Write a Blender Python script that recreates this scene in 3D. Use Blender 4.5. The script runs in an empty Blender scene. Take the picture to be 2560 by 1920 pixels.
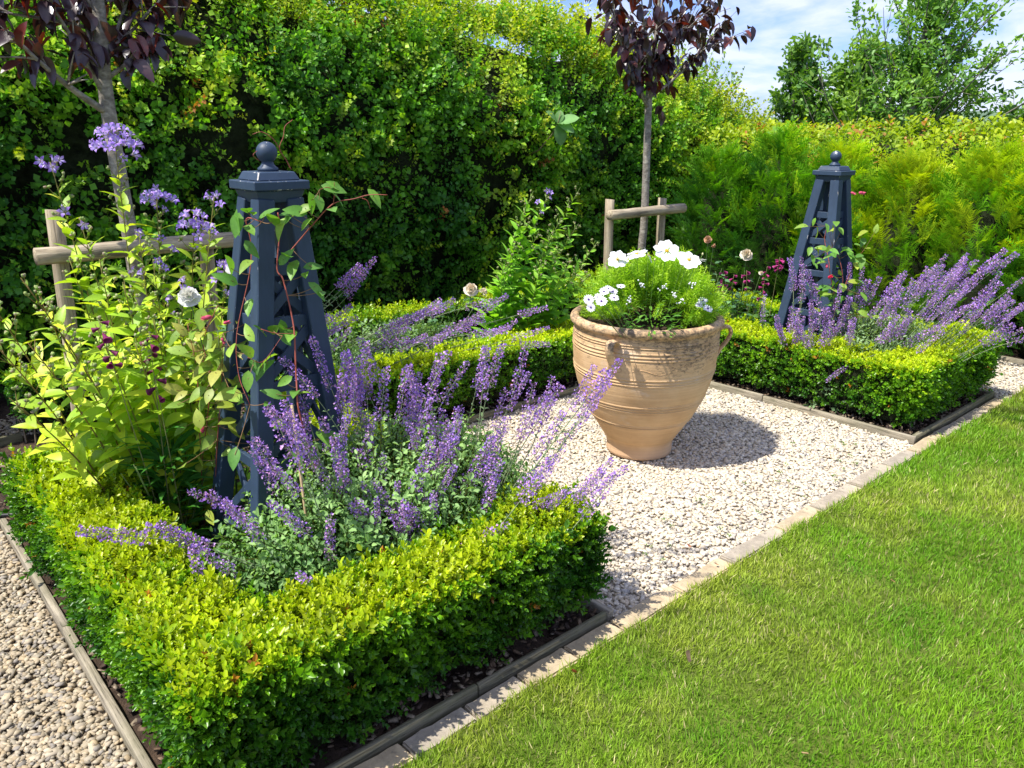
import bpy, math, random
import numpy as np
PI = math.pi
rad = math.radians
rng = np.random.default_rng(7)
random.seed(7)
SC = bpy.context.scene
COL = SC.collection

# ------------------------------------------------------------------ camera, sky, sun, exposure
# The garden's own axes: x runs along the lawn edge, y into the garden, metres. The photographer stands at the origin.
YAW, PITCH, ROLL = rad(41.8217), rad(17.6133), rad(0.3814)
cam_data = bpy.data.cameras.new("camera")
cam = bpy.data.objects.new("camera", cam_data)
COL.objects.link(cam)
SC.camera = cam
cam_data.sensor_width = 36.0
cam_data.lens = 1974.35 / 2560 * 36
cam_data.clip_start = 0.05
cam_data.clip_end = 3000
_fh = np.array([math.sin(YAW), math.cos(YAW), 0.0])
_R = np.array([math.cos(YAW), -math.sin(YAW), 0.0])
_F = _fh * math.cos(PITCH) + np.array([0, 0, -math.sin(PITCH)])
_U = np.cross(_R, _F)
_cx = math.cos(ROLL) * _R + math.sin(ROLL) * _U
_cy = -math.sin(ROLL) * _R + math.cos(ROLL) * _U
from mathutils import Matrix, Vector
cam.matrix_world = Matrix(((_cx[0], _cy[0], -_F[0], 0.0), (_cx[1], _cy[1], -_F[1], 0.0),
                           (_cx[2], _cy[2], -_F[2], 1.65), (0, 0, 0, 1)))

SUN_AZ, SUN_EL = rad(164), rad(60)       # azimuth from +x towards +y
SUN_DIR = np.array([math.cos(SUN_AZ) * math.cos(SUN_EL), math.sin(SUN_AZ) * math.cos(SUN_EL), math.sin(SUN_EL)])
world = bpy.data.worlds.new("World")
SC.world = world
world.use_nodes = True
wn, wl = world.node_tree.nodes, world.node_tree.links
wn.clear()
w_out = wn.new("ShaderNodeOutputWorld")
w_bg = wn.new("ShaderNodeBackground")
w_bg.inputs["Strength"].default_value = 0.12
sky = wn.new("ShaderNodeTexSky")
sky.sky_type = 'NISHITA'
sky.sun_disc = False
sky.sun_elevation = SUN_EL
sky.sun_rotation = PI / 2 - SUN_AZ
sky.air_density = 1.0
sky.dust_density = 0.6
sky.ozone_density = 1.5
geo = wn.new("ShaderNodeNewGeometry")
sep = wn.new("ShaderNodeSeparateXYZ")
wtc = wn.new("ShaderNodeTexCoord")
wl.new(wtc.outputs["Generated"], sep.inputs[0])
def wmath(op, a, b=None, c=None):
    n = wn.new("ShaderNodeMath"); n.operation = op
    for i, v in enumerate((a, b, c)):
        if v is None: continue
        if isinstance(v, (int, float)): n.inputs[i].default_value = v
        else: wl.new(v, n.inputs[i])
    return n.outputs[0]
zz = wmath('MAXIMUM', sep.outputs[2], 0.0)
zz = wmath('ADD', zz, 0.22)
comb = wn.new("ShaderNodeCombineXYZ")
wl.new(wmath('DIVIDE', sep.outputs[0], zz), comb.inputs[0])
wl.new(wmath('DIVIDE', sep.outputs[1], zz), comb.inputs[1])
comb.inputs[2].default_value = 3.1
n1 = wn.new("ShaderNodeTexNoise")
n1.inputs["Scale"].default_value = 1.9
n1.inputs["Detail"].default_value = 7
n1.inputs["Roughness"].default_value = 0.55
n1.inputs["Distortion"].default_value = 0.25
wl.new(comb.outputs[0], n1.inputs["Vector"])
ramp = wn.new("ShaderNodeValToRGB")
ramp.color_ramp.elements[0].position = 0.42
ramp.color_ramp.elements[0].color = (0, 0, 0, 1)
ramp.color_ramp.elements[1].position = 0.56
ramp.color_ramp.elements[1].color = (1, 1, 1, 1)
wl.new(n1.outputs["Fac"], ramp.inputs[0])
mixw = wn.new("ShaderNodeMix"); mixw.data_type = 'RGBA'
wl.new(wmath('MULTIPLY', ramp.outputs[0], 0.8), mixw.inputs[0])
skyc = wn.new("ShaderNodeMix"); skyc.data_type = 'RGBA'; skyc.blend_type = 'MULTIPLY'
skyc.inputs[0].default_value = 1.0
wl.new(sky.outputs[0], skyc.inputs[6])
skyc.inputs[7].default_value = (0.60, 0.70, 1.18, 1)
wl.new(skyc.outputs[2], mixw.inputs[6])
mixw.inputs[7].default_value = (5.2, 5.5, 6.7, 1)
wl.new(mixw.outputs[2], w_bg.inputs[0])
wl.new(w_bg.outputs[0], w_out.inputs[0])

sun_data = bpy.data.lights.new("sun", 'SUN')
sun = bpy.data.objects.new("sun", sun_data)
COL.objects.link(sun)
sun_data.energy = 5.0
sun_data.angle = rad(0.53)
sun_data.color = (1.0, 0.955, 0.88)
sun.rotation_euler = Vector(SUN_DIR).to_track_quat('Z', 'Y').to_euler()
sun.location = (-4, 3, 8)

SC.view_settings.view_transform = 'Standard'
SC.view_settings.look = 'None'
SC.view_settings.gamma = 1.0
SC.view_settings.use_curve_mapping = False
SC.view_settings.exposure = 0.72
SC.render.engine = 'CYCLES'
cy = SC.cycles
cy.max_bounces = 7
cy.diffuse_bounces = 4
cy.glossy_bounces = 3
cy.transmission_bounces = 4
cy.transparent_max_bounces = 4
cy.use_denoising = True
try:
    cy.denoiser = 'OPENIMAGEDENOISE'
    cy.denoising_prefilter = 'ACCURATE'
except Exception:
    pass
cy.use_adaptive_sampling = True
cy.adaptive_threshold = 0.01

# ------------------------------------------------------------------ small tools
def unit(v):
    v = np.asarray(v, float)
    return v / np.maximum(np.linalg.norm(v, axis=-1, keepdims=True), 1e-9)

def vnoise(P, scale, seed=0):
    """smooth value noise in 0..1 at points P (n,3)"""
    Q = np.asarray(P, float) / scale + seed * 17.31
    i = np.floor(Q).astype(np.int64); f = Q - i
    f = f * f * (3 - 2 * f)
    def h(a, b, c):
        n = (a * 73856093) ^ (b * 19349663) ^ (c * 83492791) ^ (seed * 2654435761 % 2147483647)
        n = (n ^ (n >> 13)) * 1274126177 & 0x7fffffff
        n = (n ^ (n >> 16)) & 0xffff
        return n / 65535.0
    r = 0
    for dx in (0, 1):
        for dy in (0, 1):
            for dz in (0, 1):
                w = (f[:, 0] if dx else 1 - f[:, 0]) * (f[:, 1] if dy else 1 - f[:, 1]) * (f[:, 2] if dz else 1 - f[:, 2])
                r = r + w * h(i[:, 0] + dx, i[:, 1] + dy, i[:, 2] + dz)
    return r

def frames(Y, N):
    """rotation matrices (n,3,3): columns X, Y(direction of growth), Z(normal near N)"""
    Y = unit(Y)
    X = np.cross(Y, N)
    bad = np.linalg.norm(X, axis=-1) < 1e-4
    if np.any(bad):
        X[bad] = np.cross(Y[bad], np.array([0.31, 0.72, 0.11]))
    X = unit(X)
    Z = np.cross(X, Y)
    return np.stack([X, Y, Z], -1)

class Geo:
    """collects triangles with a tint per vertex"""
    def __init__(s):
        s.V, s.F, s.C, s.n = [], [], [], 0
    def add(s, V, F, C=(1, 1, 1)):
        V = np.asarray(V, float).reshape(-1, 3); F = np.asarray(F, np.int64).reshape(-1, 3)
        C = np.asarray(C, float)
        if C.ndim == 1: C = np.repeat(C[None], len(V), 0)
        s.V.append(V); s.F.append(F + s.n); s.C.append(C[:, :3]); s.n += len(V)
        return s
    def add_geo(s, g, M=None, t=(0, 0, 0), sc=1.0, tint=(1, 1, 1)):
        V, F, C = g.arrays()
        V = V * sc
        if M is not None: V = V @ np.asarray(M).T
        return s.add(V + np.asarray(t), F, C * np.asarray(tint))
    def scatter(s, protos, idx, R, T, S, tint):
        """protos: list of (V,F,C); idx (n,), R (n,3,3), T (n,3), S (n,), tint (n,3)"""
        idx = np.asarray(idx); S = np.asarray(S, float); tint = np.asarray(tint, float)
        for k, (V, F, C) in enumerate(protos):
            m = np.nonzero(idx == k)[0]
            if len(m) == 0: continue
            P = np.einsum('nij,vj->nvi', R[m], V) * S[m][:, None, None] + T[m][:, None, :]
            CC = C[None] * tint[m][:, None, :]
            FF = F[None] + (np.arange(len(m)) * len(V))[:, None, None]
            s.add(P.reshape(-1, 3), FF.reshape(-1, 3), CC.reshape(-1, 3))
        return s
    def arrays(s):
        if not s.V: return np.zeros((0, 3)), np.zeros((0, 3), int), np.zeros((0, 3))
        return np.concatenate(s.V), np.concatenate(s.F), np.concatenate(s.C)
    def mesh(s, name, mat, smooth=False):
        V, F, C = s.arrays()
        me = bpy.data.meshes.new(name)
        me.vertices.add(len(V)); me.vertices.foreach_set('co', V.astype(np.float32).ravel())
        me.loops.add(len(F) * 3); me.loops.foreach_set('vertex_index', F.astype(np.int32).ravel())
        me.polygons.add(len(F))
        me.polygons.foreach_set('loop_start', np.arange(0, len(F) * 3, 3, dtype=np.int32))
        me.polygons.foreach_set('loop_total', np.full(len(F), 3, np.int32))
        if smooth: me.polygons.foreach_set('use_smooth', np.ones(len(F), bool))
        me.update(calc_edges=True)
        a = me.color_attributes.new('tint', 'FLOAT_COLOR', 'POINT')
        a.data.foreach_set('color', np.concatenate([np.clip(C, 0, 1), np.ones((len(C), 1))], 1).astype(np.float32).ravel())
        me.materials.append(mat)
        return me

def link(name, me, parent=None, loc=(0, 0, 0), M=None, label=None, kind=None):
    o = bpy.data.objects.new(name, me)
    COL.objects.link(o)
    if parent is not None: o.parent = parent
    if M is not None: o.matrix_basis = M
    else: o.location = loc
    if label: o['label'] = label
    if kind: o['kind'] = kind
    return o

def thing(name, label, cat, loc=(0, 0, 0), group=None, rotz=0.0):
    o = bpy.data.objects.new(name, None)
    COL.objects.link(o)
    o.empty_display_size = 0.1
    o.location = loc; o.rotation_euler = (0, 0, rotz)
    o['label'] = label; o['category'] = cat
    if group: o['group'] = group
    return o

def tag(o, label, cat, group=None):
    o['label'] = label; o['category'] = cat
    if group: o['group'] = group
    return o

def mat4(R, t, s=1.0):
    R = np.asarray(R); t = np.asarray(t)
    if np.ndim(s) == 0: s = (s, s, s)
    return Matrix([[float(R[i][j] * s[j]) for j in range(3)] + [float(t[i])] for i in range(3)] + [[0, 0, 0, 1]])

def frame1(y, n):
    return frames(np.array([y], float), np.array([n], float))[0]

def quads(F):
    out = []
    for q in F:
        for k in range(1, len(q) - 1): out.append((q[0], q[k], q[k + 1]))
    return out

def box_geo(x0, x1, y0, y1, z0, z1, b=0.0):
    """box with chamfered edges (b)"""
    import bmesh
    bm = bmesh.new()
    bmesh.ops.create_cube(bm, size=1.0)
    for v in bm.verts:
        v.co = Vector(((x0 + x1) / 2 + v.co.x * (x1 - x0), (y0 + y1) / 2 + v.co.y * (y1 - y0), (z0 + z1) / 2 + v.co.z * (z1 - z0)))
    if b > 0:
        bmesh.ops.bevel(bm, geom=bm.edges[:], offset=b, segments=1, affect='EDGES')
    bmesh.ops.triangulate(bm, faces=bm.faces[:])
    bm.verts.ensure_lookup_table()
    V = np.array([v.co[:] for v in bm.verts]); F = np.array([[v.index for v in f.verts] for f in bm.faces])
    bm.free()
    return V, F

def tube(P, r, n=6, cap=True):
    """tapered tube along points P with radii r"""
    P = np.asarray(P, float); k = len(P)
    r = np.broadcast_to(np.asarray(r, float), (k,))
    T = np.gradient(P, axis=0); T = unit(T)
    a = np.array([0.0, 0, 1.0])
    if abs(T[0] @ a) > 0.9: a = np.array([1.0, 0, 0])
    V = []
    X = unit(np.cross(T[0], a))
    for i in range(k):
        X = X - T[i] * (X @ T[i]); X = unit(X)
        Y = np.cross(T[i], X)
        ang = np.arange(n) * 2 * PI / n
        V.append(P[i] + r[i] * (np.cos(ang)[:, None] * X + np.sin(ang)[:, None] * Y))
    V = np.concatenate(V)
    F = []
    for i in range(k - 1):
        for j in range(n):
            a0, a1 = i * n + j, i * n + (j + 1) % n
            F += [(a0, a1, a1 + n), (a0, a1 + n, a0 + n)]
    if cap:
        V = np.concatenate([V, P[[0, -1]]])
        for j in range(n):
            F.append((k * n, (j + 1) % n, j))
            F.append((k * n + 1, (k - 1) * n + j, (k - 1) * n + (j + 1) % n))
    return V, np.array(F)

def lathe(prof, n=64, close=False):
    """prof: list of (r, z)"""
    V = []; F = []
    k = len(prof)
    for r, z in prof:
        for j in range(n):
            a = 2 * PI * j / n
            V.append((r * math.cos(a), r * math.sin(a), z))
    for i in range(k - 1):
        for j in range(n):
            a0, a1 = i * n + j, i * n + (j + 1) % n
            F += [(a0, a1, a1 + n), (a0, a1 + n, a0 + n)]
    return np.array(V), np.array(F)

def leaf_geo(L, W, fold=0.25, droop=0.15, seg=3, shape=0.45, col=(1, 1, 1), tip=(1, 1, 1), wave=0.0, full=0.85):
    """a leaf growing along +Y, normal +Z: 2 x seg strips folded along the midrib"""
    V = [(0, 0, 0)]; C = [1.0]
    t = np.linspace(0, 1, seg + 1)[1:-1]
    rows = []
    for k, u in enumerate(t):
        w = W / 2 * (math.sin(PI * u ** (math.log(0.5) / math.log(shape)))) ** full
        y = L * u; z = -droop * L * u * u
        zz = z + fold * w + (wave * W * (1 if k % 2 else -1))
        i = len(V)
        V += [(-w, y, zz), (0, y, z), (w, y, zz)]
        rows.append((i, i + 1, i + 2))
    V.append((0, L, -droop * L)); e = len(V) - 1
    F = []
    if rows:
        a, b, c = rows[0]
        F += [(0, b, a), (0, c, b)]
        for r0, r1 in zip(rows[:-1], rows[1:]):
            F += [(r0[0], r0[1], r1[1]), (r0[0], r1[1], r1[0]), (r0[1], r0[2], r1[2]), (r0[1], r1[2], r1[1])]
        a, b, c = rows[-1]
        F += [(a, b, e), (b, c, e)]
    V = np.array(V, float)
    u = V[:, 1:2] / L
    C = np.array(col) * (1 - u) + np.array(tip) * u
    # a paler midrib
    mid = np.abs(V[:, 0]) < 1e-6
    C[mid] = np.minimum(C[mid] * 1.12, 1.0)
    return V, np.array(F), C

def diamond(L, W, fold=0.3):
    V = np.array([(0, 0, 0), (-W / 2, L * .5, fold * W / 2), (W / 2, L * .5, fold * W / 2), (0, L, 0)], float)
    F = np.array([(0, 3, 1), (0, 2, 3)])
    return V, F, np.ones((4, 3))

def hexleaf(L, W, fold=0.35, curl=0.1):
    V = np.array([(0, 0, 0), (-W / 2, L * .32, fold * W / 2), (-W * .42, L * .72, fold * W * .42), (0, L, -curl * L),
                  (W * .42, L * .72, fold * W * .42), (W / 2, L * .32, fold * W / 2)], float)
    F = np.array([(0, 2, 1), (0, 3, 2), (0, 4, 3), (0, 5, 4)])
    return V, F, np.ones((6, 3))

def geo_of(t):
    g = Geo(); g.add(*t); return g

def rand_dirs(n, r=rng):
    return unit(r.normal(size=(n, 3)))

# ------------------------------------------------------------------ materials
def new_mat(name):
    m = bpy.data.materials.new(name); m.use_nodes = True
    nt = m.node_tree; nt.nodes.clear()
    out = nt.nodes.new("ShaderNodeOutputMaterial")
    return m, nt, out

def nd(nt, t, **kw):
    n = nt.nodes.new(t)
    for k, v in kw.items(): setattr(n, k, v)
    return n

def mixc(nt, blend, fac, a, b):
    n = nt.nodes.new("ShaderNodeMix"); n.data_type = 'RGBA'; n.blend_type = blend
    for s, v in ((0, fac), (6, a), (7, b)):
        if isinstance(v, (int, float)): n.inputs[s].default_value = v
        elif isinstance(v, tuple): n.inputs[s].default_value = v if len(v) == 4 else (*v, 1)
        else: nt.links.new(v, n.inputs[s])
    return n.outputs[2]

def noise(nt, scale, detail=4, rough=0.5, coord='Object', vec=None, dist=0.0, scl=None):
    n = nt.nodes.new("ShaderNodeTexNoise")
    n.inputs["Scale"].default_value = scale; n.inputs["Detail"].default_value = detail
    n.inputs["Roughness"].default_value = rough; n.inputs["Distortion"].default_value = dist
    if vec is None:
        tc = nt.nodes.new("ShaderNodeTexCoord"); vec = tc.outputs[coord]
    if scl is not None:
        mp = nt.nodes.new("ShaderNodeMapping"); mp.inputs["Scale"].default_value = scl
        nt.links.new(vec, mp.inputs[0]); vec = mp.outputs[0]
    nt.links.new(vec, n.inputs["Vector"])
    return n.outputs["Fac"]

def rampc(nt, fac, stops):
    r = nt.nodes.new("ShaderNodeValToRGB")
    e = r.color_ramp.elements
    while len(e) < len(stops): e.new(0.5)
    for i, (p, c) in enumerate(stops):
        e[i].position = p; e[i].color = (*c, 1) if len(c) == 3 else c
    nt.links.new(fac, r.inputs[0])
    return r.outputs[0]

def bump(nt, h, strength=0.4, dist=0.01, normal=None):
    b = nt.nodes.new("ShaderNodeBump"); b.inputs["Strength"].default_value = strength
    b.inputs["Distance"].default_value = dist
    nt.links.new(h, b.inputs["Height"])
    if normal is not None: nt.links.new(normal, b.inputs["Normal"])
    return b.outputs[0]

def leaf_mat(name, rough=0.45, trans=0.40, tcol=(1.2, 1.3, 0.35), spec=0.35, var=0.18, nscale=9.0):
    m, nt, out = new_mat(name)
    at = nd(nt, "ShaderNodeAttribute"); at.attribute_name = 'tint'
    oi = nd(nt, "ShaderNodeObjectInfo")
    hsv = nd(nt, "ShaderNodeHueSaturation")
    nt.links.new(at.outputs["Color"], hsv.inputs["Color"])
    mr = nd(nt, "ShaderNodeMapRange")
    mr.inputs[3].default_value = 1 - var; mr.inputs[4].default_value = 1 + var
    nt.links.new(oi.outputs["Random"], mr.inputs[0])
    nt.links.new(mr.outputs[0], hsv.inputs["Value"])
    c = hsv.outputs[0]
    f = noise(nt, nscale, 2, 0.6, 'Object')
    c = mixc(nt, 'MULTIPLY', 0.55, c, rampc(nt, f, [(0.25, (0.68, 0.7, 0.7)), (0.75, (1.25, 1.2, 1.1))]))
    p = nd(nt, "ShaderNodeBsdfPrincipled")
    nt.links.new(c, p.inputs["Base Color"])
    p.inputs["Roughness"].default_value = rough
    p.inputs["Specular IOR Level"].default_value = spec
    t = nd(nt, "ShaderNodeBsdfTranslucent")
    tc = mixc(nt, 'MULTIPLY', 1.0, c, tcol)
    nt.links.new(tc, t.inputs[0])
    mx = nd(nt, "ShaderNodeMixShader"); mx.inputs[0].default_value = trans
    nt.links.new(p.outputs[0], mx.inputs[1]); nt.links.new(t.outputs[0], mx.inputs[2])
    nt.links.new(mx.outputs[0], out.inputs[0])
    return m

M = {}
M['leaf'] = leaf_mat('leaf_soft')
M['box'] = leaf_mat('leaf_box', rough=0.34, trans=0.36, spec=0.4)
M['hawthorn'] = leaf_mat('leaf_hawthorn', rough=0.42, trans=0.42, spec=0.32, nscale=3)
M['yew'] = leaf_mat('leaf_yew', rough=0.5, trans=0.38, spec=0.25, nscale=3)
M['purple'] = leaf_mat('leaf_purple', rough=0.3, trans=0.22, tcol=(1.9, 0.7, 0.3), spec=0.7)
M['grass'] = leaf_mat('grass_blade', rough=0.5, trans=0.3, spec=0.3, var=0.0, nscale=1.4)
M['petal'] = leaf_mat('petal', rough=0.55, trans=0.25, tcol=(1, 1, 1), spec=0.25, var=0.05)
M['floret'] = leaf_mat('floret', rough=0.6, trans=0.3, tcol=(1.05, 1, 1.1), spec=0.2, var=0.12)

def simple_mat(name, col, rough=0.7, var=None, bumpv=None, spec=0.4, tint=False):
    """col: base, var: (scale, dark, light, detail), bumpv: (scale, strength, dist)"""
    m, nt, out = new_mat(name)
    p = nd(nt, "ShaderNodeBsdfPrincipled")
    p.inputs["Roughness"].default_value = rough
    p.inputs["Specular IOR Level"].default_value = spec
    if tint:
        at = nd(nt, "ShaderNodeAttribute"); at.attribute_name = 'tint'; c = at.outputs["Color"]
    else:
        r = nd(nt, "ShaderNodeRGB"); r.outputs[0].default_value = (*col, 1); c = r.outputs[0]
    if var:
        f = noise(nt, var[0], var[3] if len(var) > 3 else 5, 0.6)
        c = mixc(nt, 'MULTIPLY', 1.0, c, rampc(nt, f, [(0.3, var[1]), (0.7, var[2])]))
    nt.links.new(c, p.inputs["Base Color"])
    if bumpv:
        nt.links.new(bump(nt, noise(nt, bumpv[0], 6, 0.65), bumpv[1], bumpv[2]), p.inputs["Normal"])
    nt.links.new(p.outputs[0], out.inputs[0])
    return m

M['stem'] = simple_mat('stem', (1, 1, 1), 0.6, (30, (.75, .75, .75), (1.15, 1.15, 1.15)), tint=True)
M['stone_chip'] = simple_mat('stone_chip', (1, 1, 1), 0.85, (60, (.86, .85, .83), (1.06, 1.06, 1.05)), (220, .35, .002), 0.3, tint=True)
M['chip'] = simple_mat('bark_chip', (1, 1, 1), 0.9, (80, (.6, .6, .6), (1.2, 1.2, 1.2)), (150, .5, .002), 0.2, tint=True)
M['soil'] = simple_mat('soil', (0.055, 0.038, 0.027), 0.95, (14, (.45, .45, .45), (1.6, 1.5, 1.4), 10), (60, .9, .02), 0.2)
M['grit'] = simple_mat('grit', (0.58, 0.51, 0.40), 0.95, (70, (.5, .5, .5), (1.3, 1.3, 1.3), 8), (120, .8, .01), 0.2)
M['grit_dirty'] = simple_mat('grit_dirty', (0.24, 0.19, 0.13), 0.95, (50, (.45, .45, .45), (1.4, 1.4, 1.4), 8), (90, .9, .012), 0.2)
M['turf'] = simple_mat('turf', (0.12, 0.17, 0.03), 0.95, (25, (.5, .5, .5), (1.5, 1.4, 1.3), 8), (90, .9, .02), 0.1)
M['opaque_twig_core'] = simple_mat('opaque_twig_core', (0.020, 0.026, 0.011), 0.95, (20, (.3, .3, .3), (1.6, 1.6, 1.6), 8), (40, 1.0, .03), 0.1)  # dark fill for the solid cores that block light inside hedges and yews
M['black_hose'] = simple_mat('black_hose', (0.012, 0.012, 0.013), 0.45, (60, (.7, .7, .7), (1.5, 1.5, 1.5)))
M['field'] = simple_mat('field', (0.07, 0.12, 0.03), 0.95, (0.05, (.6, .6, .6), (1.3, 1.3, 1.2)))

def wood_mat(name, a, b, dark, axis=0, green=None):
    """weathered timber, grain along the local axis"""
    m, nt, out = new_mat(name)
    sc = [26.0, 26.0, 26.0]; sc[axis] = 1.3
    f = noise(nt, 2.2, 8, 0.65, scl=tuple(sc), dist=0.6)
    f2 = noise(nt, 5.0, 5, 0.6)
    c = rampc(nt, f, [(0.34, dark), (0.45, a), (0.62, b)])
    crk = noise(nt, 1.4, 3, 0.5, scl=tuple(v * 2.2 if v > 2 else v for v in sc), dist=0.3)
    c = mixc(nt, 'MIX', rampc(nt, crk, [(0.485, (0, 0, 0)), (0.5, (.85, .85, .85)), (0.515, (0, 0, 0))]), c, dark)
    c = mixc(nt, 'MULTIPLY', 0.8, c, rampc(nt, f2, [(0.3, (.68, .68, .68)), (0.7, (1.15, 1.13, 1.1))]))
    if green:
        c = mixc(nt, 'MIX', rampc(nt, noise(nt, 3.0, 6, 0.7), [(0.45, (0, 0, 0)), (0.75, (0.75, 0.75, 0.75))]), c, green)
    p = nd(nt, "ShaderNodeBsdfPrincipled"); p.inputs["Roughness"].default_value = 0.82
    p.inputs["Specular IOR Level"].default_value = 0.25
    nt.links.new(c, p.inputs["Base Color"])
    nt.links.new(bump(nt, f, 0.9, 0.006), p.inputs["Normal"])
    nt.links.new(p.outputs[0], out.inputs[0])
    return m

M['rail_x'] = wood_mat('stake_timber_x', (0.33, 0.27, 0.18), (0.46, 0.39, 0.28), (0.12, 0.095, 0.07), 0)
M['rail_z'] = wood_mat('stake_timber_z', (0.33, 0.27, 0.18), (0.45, 0.38, 0.27), (0.13, 0.10, 0.07), 2)
M['board_x'] = wood_mat('board_x', (0.17, 0.155, 0.10), (0.27, 0.24, 0.165), (0.06, 0.05, 0.035), 0, (0.10, 0.115, 0.05))
M['board_y'] = wood_mat('board_y', (0.26, 0.225, 0.165), (0.38, 0.335, 0.25), (0.08, 0.07, 0.05), 1, (0.13, 0.13, 0.07))

def bark_mat():
    m, nt, out = new_mat('bark')
    f = noise(nt, 3.0, 8, 0.65, scl=(9, 9, 16), dist=0.4)
    f2 = noise(nt, 16.0, 4, 0.6)
    c = rampc(nt, f, [(0.32, (0.10, 0.085, 0.065)), (0.5, (0.21, 0.185, 0.15)), (0.72, (0.38, 0.35, 0.29))])
    c = mixc(nt, 'MIX', rampc(nt, f2, [(0.6, (0, 0, 0)), (0.8, (.6, .6, .6))]), c, (0.17, 0.17, 0.10))
    p = nd(nt, "ShaderNodeBsdfPrincipled"); p.inputs["Roughness"].default_value = 0.8
    nt.links.new(c, p.inputs["Base Color"])
    nt.links.new(bump(nt, f, 0.7, 0.006), p.inputs["Normal"])
    nt.links.new(p.outputs[0], out.inputs[0])
    return m
M['bark'] = bark_mat()

def paint_mat():
    """blue-grey exterior paint, rubbed to white primer and wood on its edges"""
    m, nt, out = new_mat('slate_blue_paint')
    at = nd(nt, "ShaderNodeAttribute"); at.attribute_name = 'tint'
    sepc = nd(nt, "ShaderNodeSeparateColor"); nt.links.new(at.outputs["Color"], sepc.inputs[0])
    base = rampc(nt, noise(nt, 7, 5, 0.6), [(0.3, (0.022, 0.040, 0.072)), (0.7, (0.032, 0.056, 0.098))])
    # grain along the height
    g = noise(nt, 2.0, 8, 0.7, scl=(40, 40, 2.0))
    base = mixc(nt, 'MULTIPLY', 0.5, base, rampc(nt, g, [(0.3, (.75, .75, .75)), (0.7, (1.2, 1.2, 1.2))]))
    wear = nd(nt, "ShaderNodeMath"); wear.operation = 'MULTIPLY_ADD'
    nt.links.new(noise(nt, 26, 8, 0.75, scl=(1, 1, .45)), wear.inputs[0]); wear.inputs[1].default_value = 1.0
    nt.links.new(sepc.outputs[0], wear.inputs[2])
    fac = rampc(nt, wear.outputs[0], [(0.99, (0, 0, 0)), (1.03, (1, 1, 1))])
    chip = rampc(nt, noise(nt, 40, 4, 0.6), [(0.35, (0.55, 0.56, 0.56)), (0.65, (0.27, 0.24, 0.2))])
    c = mixc(nt, 'MIX', fac, base, chip)
    p = nd(nt, "ShaderNodeBsdfPrincipled"); p.inputs["Roughness"].default_value = 0.52
    p.inputs["Specular IOR Level"].default_value = 0.4
    nt.links.new(c, p.inputs["Base Color"])
    nt.links.new(bump(nt, g, 0.25, 0.002), p.inputs["Normal"])
    nt.links.new(p.outputs[0], out.inputs[0])
    return m
M['paint'] = paint_mat()

def kerb_mat():
    m, nt, out = new_mat('sandstone')
    oi = nd(nt, "ShaderNodeObjectInfo")
    base = rampc(nt, oi.outputs["Random"], [(0.0, (0.46, 0.37, 0.24)), (0.35, (0.52, 0.41, 0.26)), (0.7, (0.38, 0.33, 0.26)), (1.0, (0.44, 0.37, 0.27))])
    f = noise(nt, 9, 8, 0.7, coord='Object')
    c = mixc(nt, 'MULTIPLY', 1.0, base, rampc(nt, f, [(0.3, (.5, .5, .5)), (0.55, (.95, .95, .95)), (0.75, (1.25, 1.22, 1.15))]))
    c = mixc(nt, 'MIX', rampc(nt, noise(nt, 30, 5, .7), [(0.58, (0, 0, 0)), (0.7, (.7, .7, .7))]), c, (0.12, 0.11, 0.09))
    p = nd(nt, "ShaderNodeBsdfPrincipled"); p.inputs["Roughness"].default_value = 0.9
    p.inputs["Specular IOR Level"].default_value = 0.2
    nt.links.new(c, p.inputs["Base Color"])
    nt.links.new(bump(nt, noise(nt, 45, 8, .7), 0.7, 0.006), p.inputs["Normal"])
    nt.links.new(p.outputs[0], out.inputs[0])
    return m
M['kerb'] = kerb_mat()

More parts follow.
